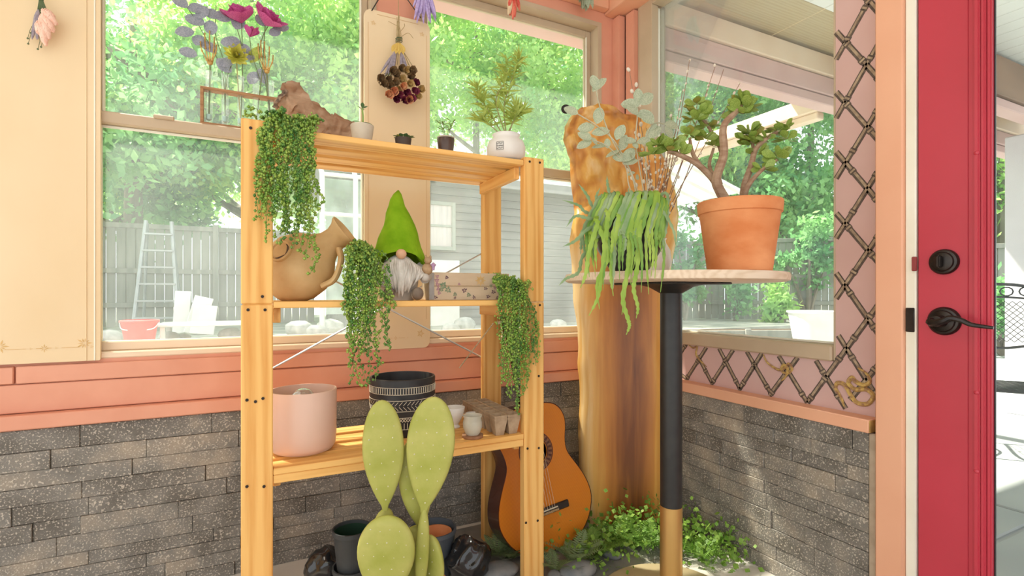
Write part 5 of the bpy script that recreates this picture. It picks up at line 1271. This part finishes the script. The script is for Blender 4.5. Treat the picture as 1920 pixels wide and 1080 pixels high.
c = PY(836, 0, 1.60); a = pot('small_plant', 'fine leaved seedling in a small dark jar beside the white bamboo pot', (c.x, 1.60, ZT+.0005), [(.0005, 0), (.024, 0), (.027, .03), (.029, .046), (.028, .048), (.0255, .046), (.0005, .04)], mat('brown_glass', (.06, .03, .02), (.10, .06, .04), rough=.25), cat='plant')
MB().add(lathe([(.026, .048), (.0285, .049), (.0285, .053), (.0265, .053)], 20, caps=False)).obj('rim', mat('pale_rim', (.5, .42, .32)), a)
MB().add(lathe([(.0005, .045), (.026, .044)], 20, caps=False)).obj('soil', soil, a)
fine = MB().add(leafgrid(1, .22, bend=.1, nl=4, nw=1)).mesh('leaf', mat('fine_leaf', (.16, .28, .07), (.3, .42, .12), scale=20, transl=.2), ang=80)
for k in range(4): 
    an = k*1.7; st_ = [(.006*math.cos(an), .006*math.sin(an), .045), (.012*math.cos(an), .01*math.sin(an), .075), (.024*math.cos(an), .018*math.sin(an), .105)]
    MB().add(tube(st_, .0012, 4)).obj('stem', stem_g, a)
    for j in range(6): p = Vector(st_[1]).lerp(Vector(st_[2]), j/5); link('leaf', fine, a, M=frame(p, (math.cos(an+j*2.2), math.sin(an+j*2.2), .3), None, .026))
# white pot with bamboo
c = PY(949, 0, 1.635); wp_ = pot('bamboo_plant', 'feathery green bamboo in a round white pot with a black stamp', (c.x, 1.635, ZT+.0005), [(.0005, .008), (.050, .008), (.060, .014), (.068, .034), (.069, .058), (.062, .078), (.048, .088), (.047, .097), (.050, .103), (.046, .105), (.042, .098), (.042, .088), (.0005, .08)], ceramic_w, 48, cat='plant')
MB().add(lathe([(.0005, 0), (.054, 0), (.058, .006), (.050, .0085)], 32, caps=False)).obj('saucer', matte_black, wp_)
MB().add(lathe([(.0005, .086), (.044, .084)], 24, caps=False)).obj('soil', soil, wp_)
stp = MB(); an0 = math.radians(-90-26.8-17); sc_ = .030
def on(u, w): r = .0702 - (.0025 if w > .065 else 0); a = an0+u/.069; return Vector((r*math.cos(a), r*math.sin(a), w))
def bar(u0, w0, u1, w1, t=.0012): stp.add(tube([on(u0, w0), on((u0+u1)/2, (w0+w1)/2), on(u1, w1)], t*.5, 4))
for q in ((-.012, .034, .012, .034), (-.012, .062, .012, .062), (-.012, .034, -.012, .062), (.012, .034, .012, .062)): bar(*q)
for r_, w in enumerate((.040, .048, .056)):
    for k in range(4): u = -.0088+k*.0058; bar(u-.0018, w-.002, u-.0018, w+.002, .0010); bar(u-.0018, w+(.002 if (k+r_) % 2 else -.002), u+.0018, w+(.002 if k % 2 else -.002), .0010); bar(u+.0018, w-.002, u+.0018, w+(.002 if k % 3 else 0), .0010)
stp.obj('black_stamp', matte_black, wp_)
bamb = MB().add(leafgrid(1, .16, bend=.15, cup=.1, nl=5, nw=1, peak=.35)).mesh('leaf', mat('bamboo_leaf', (.34, .46, .07), (.50, .58, .14), scale=12, rough=.5, transl=.35), ang=80)
dwn = ST*c.x+CT*1.635
def wb_(px, py, d=0): p = PD(px, py, dwn+d); return p-Vector((c.x, 1.635, ZT))
for stm in ([(935, 245), (945, 200), (955, 165), (965, 130), (975, 108)], [(938, 245), (920, 215), (905, 190), (895, 165)], [(950, 245), (965, 222), (985, 205)], [(940, 245), (930, 190), (948, 150), (952, 112)], [(932, 245), (915, 232), (895, 222)], [(962, 245), (964, 225), (968, 205)]):
    P = [Vector((rnd(-.01, .01), 0, .085))]+[wb_(a_, b_, rnd(-.02, .02)) for a_, b_ in stm[1:]]
    S = spline(P, 5); MB().add(tube(S, [.0026-.0018*k/len(S) for k in range(len(S))], 5)).obj('cane', mat('bamboo_cane', (.30, .26, .10), (.38, .34, .14)), wp_)
    for k in range(4, len(S)):
        for _ in range(6): link('leaf', bamb, wp_, M=frame(S[k], Vector((rnd(-1, 1), rnd(-.5, .5), rnd(-.1, .8))), Vector((-ST, -CT, .5))+jit(.4), rnd(.032, .062)))

# ------------------------------------------------------------------ TEST TUBE VASES ON THE WINDOW RAIL
RY = 2.126; RZ0 = 1.6025
rx0, rx1 = PY(376, 0, RY).x, PY(522, 0, RY).x
vr_ = thing('test_tube_rack', 'small wooden frame holding five glass tubes on the window rail', 'vase rack', (rx0, RY, RZ0))
rw = rx1-rx0; rh = .135
walnut = wood('walnut', (.42, .22, .10), (.28, .13, .05), axis='x', bands=12)
for nm_, vf in (('base', bbox(0, rw, -.018, .018, 0, .009, .001)), ('top_bar', bbox(0, rw, -.018, .018, rh-.009, rh, .001)), ('side', bbox(0, .010, -.018, .018, .0092, rh-.0092, .001)), ('side', bbox(rw-.010, rw, -.018, .018, .0092, rh-.0092, .001))): MB().add(vf).obj(nm_, walnut, vr_, smooth=False)
tubes = []
glass_t = pane_mat('tube_glass', veil=.10, gloss=.02, tint=(1, 1, 1))
tm = MB().add(lathe([(.0005, 0), (.006, .001), (.0105, .006), (.0115, .014), (.0115, .182), (.0128, .184), (.0128, .187), (.0098, .187), (.0098, .014), (.0005, .005)], 18, caps=False)).mesh('tube', glass_t)
wt = MB().add(lathe([(.0005, .0085), (.0088, .014), (.0092, .032), (.0005, .032)], 14, caps=False)).mesh('water', mat('tube_water', (.45, .62, .55), (.4, .58, .52), rough=.1))
for k in range(5):
    x = .026+k*(rw-.052)/4; tubes.append(x); o = link('tube', tm, vr_, (x, 0, .0095)); link('water', wt, o)
def TT(k): return Vector((rx0+tubes[k], RY, RZ0+.03))
def tl(px, py, d=0): return PY(px, py, RY+d)
goldm = mat('antique_gold', (.62, .40, .13), (.36, .21, .06), scale=60, rough=.4, metal=.6); greens = mat('stem_olive', (.13, .17, .08), (.2, .24, .1), scale=20)
def skel(k, wpx, tips_, label):
    b = TT(k); t = thing('skeleton_hand', label, 'ornament', b, group='gold skeleton hand picks in the tubes')
    w = tl(*wpx)-b; MB().add(tube([(0, 0, 0), w*.5, w], .003, 6)).obj('stick', greens, t)
    h = MB(); h.add(ell(w+Vector((0, 0, .010)), (.010, .006, .011), 10, 6))
    for (px, py) in tips_:
        T = tl(px, py, -.006)-b; s0 = w+Vector(((T.x-w.x)*.35, -.002, .016)); pts = [s0, s0.lerp(T, .38)+Vector(((T.x-w.x)*.25, -.004, .004)), s0.lerp(T, .68)+Vector(((T.x-w.x)*.18, -.004, .002)), T]
        for q, r in zip(pts, (.0042, .0036, .003, .002)): h.add(ell(q, r*1.05, 8, 5))
        for i in range(3): m_ = pts[i].lerp(pts[i+1], .5); h.add(tube([pts[i], m_, pts[i+1]], [.0030, .0019, .0025], 6))
    h.obj('hand', goldm, t)
skel(0, (394, 122), [(376, 78), (384, 62), (393, 58), (402, 70), (406, 84)], 'gold skeleton hand on a stick in the leftmost tube')
skel(4, (500, 138), [(484, 82), (489, 76), (496, 78), (505, 88), (512, 104)], 'gold skeleton hand on a stick in the tube beside the driftwood')
eupm = mat('dusky_eucalyptus', (.24, .26, .31), (.38, .38, .44), scale=10, rough=.6, transl=.2)
eupl = MB().add(leafgrid(1, .78, bend=.08, cup=.08, nl=10, nw=2, peak=.5, tip=.6)).mesh('leaf', eupm, ang=80)
b = TT(1); t = thing('eucalyptus_spray', 'dusky blue grey artificial eucalyptus stem in the second tube', 'flower', b)
for stm, lv in (([(420, 160), (412, 120), (385, 70), (365, 35), (345, 5), (338, -10)], [(372, 40, -1, .3), (352, 60, -1, -.3), (358, 100, -1, .2), (365, 15, 1, .5), (340, 5, -1, .6), (378, 25, .6, 1), (370, 78, .3, .7)]),
                ([(422, 150), (418, 110), (405, 70), (404, 40), (405, 10)], [(396, 55, -.2, 1), (402, 28, -.8, .3), (412, 30, 1, .3), (415, 118, .8, -.6), (425, 80, 1, .2), (398, 92, -.7, .5)]),
                ([(425, 150), (440, 110), (452, 85), (440, 40)], [(447, 95, 1, .2), (440, 78, -1, .4), (445, 45, .3, 1), (430, 115, -.6, -.5)])):
    P = [Vector((0, 0, 0))]+[tl(a, b_, .004)-b for a, b_ in stm]; MB().add(tube(spline(P, 5), .0016, 5)).obj('stalk', greens, t)
    for (px, py, dx, dz) in lv: link('leaf', eupl, t, M=frame(tl(px, py, -.004)-b-Vector((dx, 0, dz))*.02, (dx, rnd(-.2, .2), dz), (rnd(-.3, .3), -1, .3), rnd(.052, .066)))
b = TT(4); t = thing('eucalyptus_spray', 'short dusky eucalyptus stem behind the gold hand by the driftwood', 'flower', b)
P = [Vector((0, 0, 0))]+[tl(a, b_, .010)-b for a, b_ in ((497, 150), (485, 110), (492, 70), (505, 45))]; MB().add(tube(spline(P, 5), .0016, 5)).obj('stalk', greens, t)
for (px, py, dx, dz) in ((505, 65, .8, .6), (512, 52, .9, .3), (498, 50, -.6, .8), (482, 135, -.4, -.7), (478, 110, -.9, .2), (487, 128, .3, -.9), (470, 95, -1, .3)): link('leaf', eupl, t, M=frame(tl(px, py, .008)-b, (dx, 0, dz), (rnd(-.3, .3), -1, .3), rnd(.046, .06)))
mag = mat('magenta_petal', (.50, .045, .24), (.72, .16, .40), scale=25, rough=.6, transl=.3); yel = mat('chartreuse_petal', (.50, .50, .05), (.66, .62, .14), scale=25, rough=.6, transl=.3)
def petalmesh(m, w=.8): return MB().add(leafgrid(1, w, bend=-.25, cup=.25, nl=6, nw=3, peak=.62)).mesh('petal', m, ang=80)
pmag, pyel, pyp = petalmesh(mag), petalmesh(yel, .38), petalmesh(mat('pale_yellow_petal', (.80, .52, .08), (.86, .66, .22), scale=25, transl=.25), .5); pyp = MB().add(leafgrid(1, .42, bend=.12, cup=.2, nl=6, nw=2, peak=.6)).mesh('petal', MATS['pale_yellow_petal'], ang=80)
def bloom(t, C, me, n, s, axis, openn=1.0, layers=2):
    ax = Vector(axis).normalized(); u = ax.orthogonal().normalized(); v = ax.cross(u)
    for L_ in range(layers):
        for k in range(n):
            a = 2*math.pi*(k+.5*L_)/n; d = (u*math.cos(a)+v*math.sin(a))*openn*(1-.35*L_)+ax*(.55+.5*L_)
            link('petal', me, t, M=frame(C, d+jit(.12), -ax if False else ax, s*rnd(.85, 1.1)*(1-.15*L_)))
b = TT(3)
for nm_, top, ax, s, lab in (('artificial_flower', (453, 44), (-.3, -.5, .9), .078, 'large magenta silk flower, left one above the glass tubes'), ('artificial_flower', (497, 48), (.4, -.6, .7), .078, 'large magenta silk flower, right one above the glass tubes')):
    kk = 2 if top[0] < 480 else 3; b = TT(kk); t = thing(nm_, lab, 'flower', b, group='magenta silk flowers')
    C = tl(*top)-b; MB().add(tube(spline([Vector((0, 0, 0)), C*.5+Vector((.004, 0, 0)), C], 5), .0018, 5)).obj('stem', greens, t); bloom(t, C, pmag, 7, s, ax, 1.2, 3)
    if kk == 3:
        C2 = tl(468, 70)-b; MB().add(tube(spline([C*.45, C2*.8+Vector((.004, 0, 0)), C2], 4), .0014, 5)).obj('stem', greens, t); bloom(t, C2, pmag, 6, .045, (.3, -.3, 1), .5)
b = TT(2); t = thing('artificial_flower', 'spiky chartreuse yellow silk blossom in the middle tube', 'flower', b)
C = tl(443, 108)-b; MB().add(tube([(0, 0, 0), C*.5, C], .0022, 6)).obj('stem', mat('stem_straw', (.4, .36, .15), (.5, .45, .2)), t); bloom(t, C, pyel, 12, .050, (.1, -1, .15), 1.6, 3)
link('leaf', MB().add(leafgrid(1, .55, nl=6, nw=2)).mesh('leaf', mat('olive_leaf', (.28, .32, .05), (.4, .42, .1), transl=.3), ang=80), t, M=frame(tl(470, 118, .01)-b, (.4, 0, 1), (0, -1, 0), .075))

# ------------------------------------------------------------------ DRIED BUNCHES
strawm = mat('dried_stalk', (.34, .25, .11), (.48, .37, .19), scale=40, rough=.9); twine = mat('jute_twine', (.40, .28, .13), (.5, .36, .18), scale=80, rough=.95); dgreen = mat('dried_green', (.08, .12, .05), (.14, .17, .08), scale=40)
pinkp = mat('blush_plume', (.86, .50, .38), (.90, .62, .50), scale=70, rough=1, bump=.6); lav = mat('lavender_bud', (.40, .30, .58), (.56, .46, .74), scale=120, rough=.9); dlav = mat('grey_lavender', (.26, .22, .26), (.38, .33, .36), scale=120, rough=.9)
def bunch(nm, label, top, hangz, group='dried flower bunches hanging on the wall'):
    t = thing(nm, label, 'dried flowers', top, group=group)
    MB().add(tube([(0, 0, hangz-top[2]), (.0, 0, .0)], .0014, 5)).obj('hanging_string', twine, t); return t
def plume(t, nm, p0, p1, r, m, n=60, bump_=.5):
    p0, p1 = Vector(p0), Vector(p1); b = MB(); L_ = (p1-p0).length
    S = [p0.lerp(p1, i/8)+Vector((0, 0, 0)) for i in range(9)]
    b.add(tube(S, [max(.0015, r*math.sin(math.pi*(.08+.86*i/8))**.8) for i in range(9)], 9))
    for k in range(n): u = rnd(.05, .98); q = p0.lerp(p1, u)+Vector((rnd(-1, 1), rnd(-1, .3), rnd(-1, 1))).normalized()*r*.9*math.sin(math.pi*(.08+.86*u)); b.add(octa(q, (r*.22, r*.22, r*.45)))
    return b.obj(nm, m, t, ang=60)
# blush bunch on the wide board
tp2 = PY(76, -18, 2.052); t = bunch('dried_bunch', 'blush pink grass plumes tied with dark lavender on the wide cream board', tp2, 2.3)
def q_(px, py, d=0): return PY(px, py, 2.052+d)-tp2
for k in range(7): MB().add(tube([q_(74+k*.6, -35), q_(75+k*.4, -5), q_(70+k*3.2, 25)], .0018, 5)).obj('stalk', dgreen, t)
MB().add(tube([q_(71, -4), q_(80, -4)], .008, 8)).obj('tie', dgreen, t)
for a, b_ in (((80, 18), (106, 46)), ((80, 25), (100, 58)), ((78, 28), (92, 74)), ((76, 32), (86, 86)), ((78, 35), (80, 70)), ((84, 20), (100, 36)), ((74, 40), (76, 66)), ((84, 30), (95, 50))): plume(t, 'plume', q_(*a, -.008), q_(*b_, -.012), .0125, pinkp, 70)
for k in range(9): x = rnd(58, 72); plume(t, 'lavender_sprig', q_(72, 18), q_(x, rnd(45, 75)), .006, dlav, 30)
for x, y in ((52, 72), (53, 82), (71, 92), (77, 88), (58, 62)): MB().add(tube([q_(70, 30), q_(x+4, y-15), q_(x, y)], .0007, 4)).obj('seed_stem', dgreen, t); MB().add(ell(q_(x, y), .003, 6, 4)).obj('seed_head', dgreen, t)
# rose bunch on the narrow board
tp3 = PY(747, 42, 2.045); t = bunch('dried_bunch', 'dried roses and grey lavender tied with twine on the narrow cream board', tp3, 2.40)
def q3(px, py, d=0): return PY(px, py, 2.045+d)-tp3
for k in range(16): MB().add(tube(spline([q3(746+rnd(-2, 3), rnd(28, 44)), q3(748+rnd(-3, 3), 76), q3(748+rnd(-22, 26), rnd(118, 150))], 4), .0013, 4)).obj('stalk', strawm, t)
for pts in ([(748, 72), (765, 62), (775, 72)], [(747, 50), (736, 44), (728, 40)], [(750, 60), (758, 50), (758, 44)]): MB().add(tube(spline([q3(*p) for p in pts], 4), .0012, 4)).obj('twine_tail', twine, t)
for z in (0, 1, 2): MB().add(tube([q3(748+6*math.cos(a), 72+z*3)+Vector((0, .010*math.sin(a)-.0, 0)) for a in [i*math.pi/6 for i in range(13)]], .0016, 5)).obj('twine_wrap', dgreen, t)
for k in range(9): a = rnd(-1, 1); link('petal', pyp, t, M=frame(q3(747+a*4, 80, -.012), (a*.8, -.25, -1.1), (0, -1, .3), rnd(.038, .05)))
for k in range(10): x = rnd(712, 738); plume(t, 'lavender_sprig', q3(742, 96, -.012), q3(x, rnd(125, 148), -.015), .006, dlav, 30)
for k in range(4): x = rnd(752, 770); plume(t, 'lavender_sprig', q3(752, 96, -.012), q3(x, rnd(120, 135), -.012), .005, dlav, 24)
rose_ms = [mat('dried_rose_plum', (.14, .015, .04), (.26, .04, .08), scale=50), mat('dried_rose_peach', (.62, .22, .11), (.72, .40, .2), scale=50), mat('dried_rose_straw', (.52, .34, .12), (.62, .45, .2), scale=50), mat('dried_rose_brown', (.16, .09, .04), (.26, .17, .08), scale=50)]
rpet = [petalmesh(m, 1.0) for m in rose_ms]
for k, (px, py, mi) in enumerate(((752, 130, 3), (742, 140, 3), (762, 134, 2), (770, 145, 3), (752, 150, 2), (740, 155, 3), (728, 150, 3), (720, 158, 3), (755, 163, 1), (768, 158, 2), (780, 155, 0), (788, 168, 2), (776, 170, 0), (762, 175, 0), (748, 180, 0), (738, 172, 1), (728, 178, 1), (742, 186, 0), (758, 188, 0), (770, 184, 0), (782, 180, 2), (732, 162, 3), (745, 170, 2), (766, 188, 1), (772, 132, 3), (736, 134, 3), (714, 148, 3))):
    P = q3(px, py, -.02-rnd(0, .02)); r = MB()
    me_ = rpet[mi]
    for L_ in range(2):
        for j in range(5):
            a = 2*math.pi*(j+.5*L_)/5; d = Vector((math.cos(a)*.8, -.6-.4*L_, math.sin(a)*.8-.3)); M = frame(P, d, Vector((0, -1, -.3)), .026*(1-.2*L_)*rnd(.8, 1.2)); r.add(leafgrid(1, .95, bend=-.25, cup=.3, nl=4, nw=2, peak=.6), 0, M)
    r.obj('rosebud', rose_ms[mi], t, ang=80)
for k in range(14): x, y = rnd(708, 740), rnd(138, 170); MB().add(tube([q3(738, 128, -.01), q3(x, y, -.02)], .0009, 4)).obj('filler_twig', dgreen, t); MB().add(ell(q3(x, y, -.02), .0038, 6, 4)).obj('seed_head', rose_ms[3], t)
# lavender, red and sage bunches hanging from the beam
tp4 = PY(795, -40, 2.03); t = bunch('dried_bunch', 'lilac lavender bunch hanging at the top of the narrow board', tp4, 2.415)
for k in range(20):
    x = rnd(772, 818); p0 = PY(795+rnd(-5, 5), -38, 2.03)-tp4; p1 = PY(x, rnd(8, 44), 2.03+rnd(-.02, .01))-tp4; m_ = p0.lerp(p1, .45)
    MB().add(tube([p0, m_], .001, 4)).obj('stalk', strawm, t); plume(t, 'lavender_sprig', m_, p1, .0062, lav, 40)
tp5 = PY(963, -30, 2.03); t = bunch('dried_bunch', 'small red and cream dried bunch hanging at the top of the right sash window', tp5, 2.415)
for k in range(11):
    x = rnd(952, 976); p0 = PY(963, -30, 2.03)-tp5; p1 = PY(x, rnd(14, 38), 2.03+rnd(-.012, .01))-tp5; MB().add(tube([p0, p0.lerp(p1, .4)], .001, 4)).obj('stalk', strawm, t)
    plume(t, 'dried_petals', p0.lerp(p1, .4), p1, .009, mat('scarlet_petal', (.62, .05, .04), (.78, .22, .14), scale=60) if k % 3 else mat('cream_petal', (.80, .62, .40), (.7, .5, .3), scale=60), 30)
tp6 = PY(1096, -40, 2.02); t = bunch('dried_bunch', 'grey green sage leaves hanging from the beam by the corner', tp6, 2.415)
sgm = mat('dried_sage', (.34, .40, .26), (.48, .52, .38), scale=20, rough=.8, transl=.2); sgl = MB().add(leafgrid(1, .36, bend=.1, cup=.12, nl=6, nw=2)).mesh('leaf', sgm, ang=80)
for k in range(22): p0 = Vector((rnd(-.012, .012), rnd(-.012, .012), rnd(-.06, .0))); link('leaf', sgl, t, M=frame(p0, (rnd(-.45, .45), rnd(-.3, .3), -1), (rnd(-.5, .5), -1, 0), rnd(.07, .12)))
# wire that carries the narrow board
cb = [o for o in bpy.data.objects if o.name.startswith('hanging_board')][1]
P0 = Vector(cb.location)
for a, b_ in (((697, 20), (733, -40)), ((789, 34), (736, -40))): MB().add(tube([PY(*a, 2.078)-P0, PY(*b_, 2.078)-P0], .0022, 6)).obj('hanging_wire', matte_black, cb)

# ------------------------------------------------------------------ CORNER PLANTING
fern_a = mat('fern_green', (.15, .30, .05), (.30, .48, .10), scale=30, rough=.5, transl=.3); fern_b = mat('fern_grey_green', (.16, .24, .10), (.28, .36, .16), scale=30, rough=.6, transl=.25)
def frond(L_, m):
    b = MB(); S = [Vector((L_*u, 0, .45*L_*u-.55*L_*u*u)) for u in [i/16 for i in range(17)]]; b.add(tube(S, [.0014*(1-.8*i/16) for i in range(17)], 4), 0)
    for i in range(2, 17):
        u = i/16; pl = .26*L_*math.sin(math.pi*(u*.86+.12))**.8
        for s in (-1, 1):
            o = S[i]; d = Vector((.35, s, -.05)).normalized(); w = Vector((1, 0, .2))*L_*.028
            b.add(([o-w*.5, o+d*pl*.35-w, o+d*pl, o+d*pl*.4+w, o+w*.5], [(0, 1, 2, 3, 4)] if s < 0 else [(4, 3, 2, 1, 0)]), 0)
    return b.mesh('frond', m, smooth=False)
FR = [frond(1, fern_a), frond(1, fern_b)]
def fern(label, px, py, n, L_, mi=0):
    d = 960/(py-552); p = PD(px, py, d); t = thing('fern', label, 'fern', (p.x, p.y, 0), group='ferns in the corner bed')
    for k in range(n):
        a = 2*math.pi*k/n+rnd(-.3, .3); e = rnd(.15, 1.0); dr = Vector((math.cos(a), math.sin(a), e)); link('frond', FR[mi], t, M=frame((0, 0, .004), dr, (0, 0, 1), L_*rnd(.7, 1.1)))
    return t
fern('grey green fern at the foot of the rack back post', 930, 1046, 11, .13, 1); fern('small fern between the rack post and the guitar', 958, 1052, 8, .10, 1)
fern('pointed fern in front of the guitar lower edge', 1078, 1062, 11, .135, 1); fern('spreading fern right of the guitar', 1118, 1046, 12, .14, 0)
fern('bright fern at the foot of the wood slab', 1160, 1022, 13, .14, 0); fern('fern left of the brass column', 1212, 1030, 12, .14, 0)
fern('low fern in front of the right front rack post', 1040, 1076, 9, .11, 1); fern('bright fern right of the brass column by the stone', 1312, 1052, 12, .12, 0)
tiny = mat('creeping_green', (.13, .28, .03), (.34, .52, .10), scale=25, rough=.5, transl=.3)
for lab, px, py, w, n in (('bright creeping greenery against the wood slab', 1185, 1008, .16, 1300), ('bright creeping greenery right of the brass column', 1305, 1040, .10, 900), ('low creeping greenery below the guitar', 1105, 1050, .10, 400)):
    d = 960/(py-552); p = PD(px, py, d); t = thing('ground_cover', lab, 'plant', (p.x, p.y, 0), rz=-TH)
    foliage([(rnd(-w, w), rnd(-.04, .05), .022, .05, .05, .020, n//6) for _ in range(6)], .019, 'leaves', tiny, t, aspect=.9)
rockm = mat('blue_grey_rock', (.14, .15, .155), (.27, .26, .245), scale=12, rough=.8, bump=.4)
for k, (px, py, a, b_, lab) in enumerate(((1086, 1078, .075, .045, 'flat blue grey rock in front of the corner ferns'), (1040, 1088, .04, .03, 'small grey rock near the right front rack post'), (1146, 1044, .045, .03, 'grey stone beside the table base'), (935, 1078, .08, .04, 'flat tan grey rock in front of the back post fern'))):
    d = 960/(py-552); p = PD(px, py, d); r = MB().add(ell((0, 0, 0), (a, a*.6, b_*.6), 14, 8)); r.v = [tuple(Vector(v)*(1+.18*mnoise.noise(Vector(v)*18+Vector((k*7, 0, 0))))) for v in r.v]
    o = tag(r.obj('rock', rockm, ang=50), lab, 'rock', 'rocks in the corner bed'); o.location = (p.x, p.y, b_*.42); o.rotation_euler = (0, 0, k)
# ------------------------------------------------------------------ ADDED FILL LAMP (unseen, behind the camera, warm front fill)
lamp = thing('fill_lamp', 'added round fill lamp on the ceiling, unseen above and behind the viewpoint', 'lamp', (-0.25, 0.05, 2.659))
MB().add(lathe([(.17, -.03), (.19, -.02), (.19, 0)], 36)).obj('rim', white, lamp)
dm = bpy.data.materials.new('fill_lamp_glow'); dm.use_nodes = True
e_ = dm.node_tree.nodes['Principled BSDF']; e_.inputs['Base Color'].default_value = (.9, .86, .8, 1); e_.inputs['Emission Color'].default_value = (1, .88, .72, 1); e_.inputs['Emission Strength'].default_value = 9
MB().add(lathe([(.0005, -.09), (.08, -.082), (.14, -.055), (.168, -.031)], 36, caps=False)).obj('shade', dm, lamp)
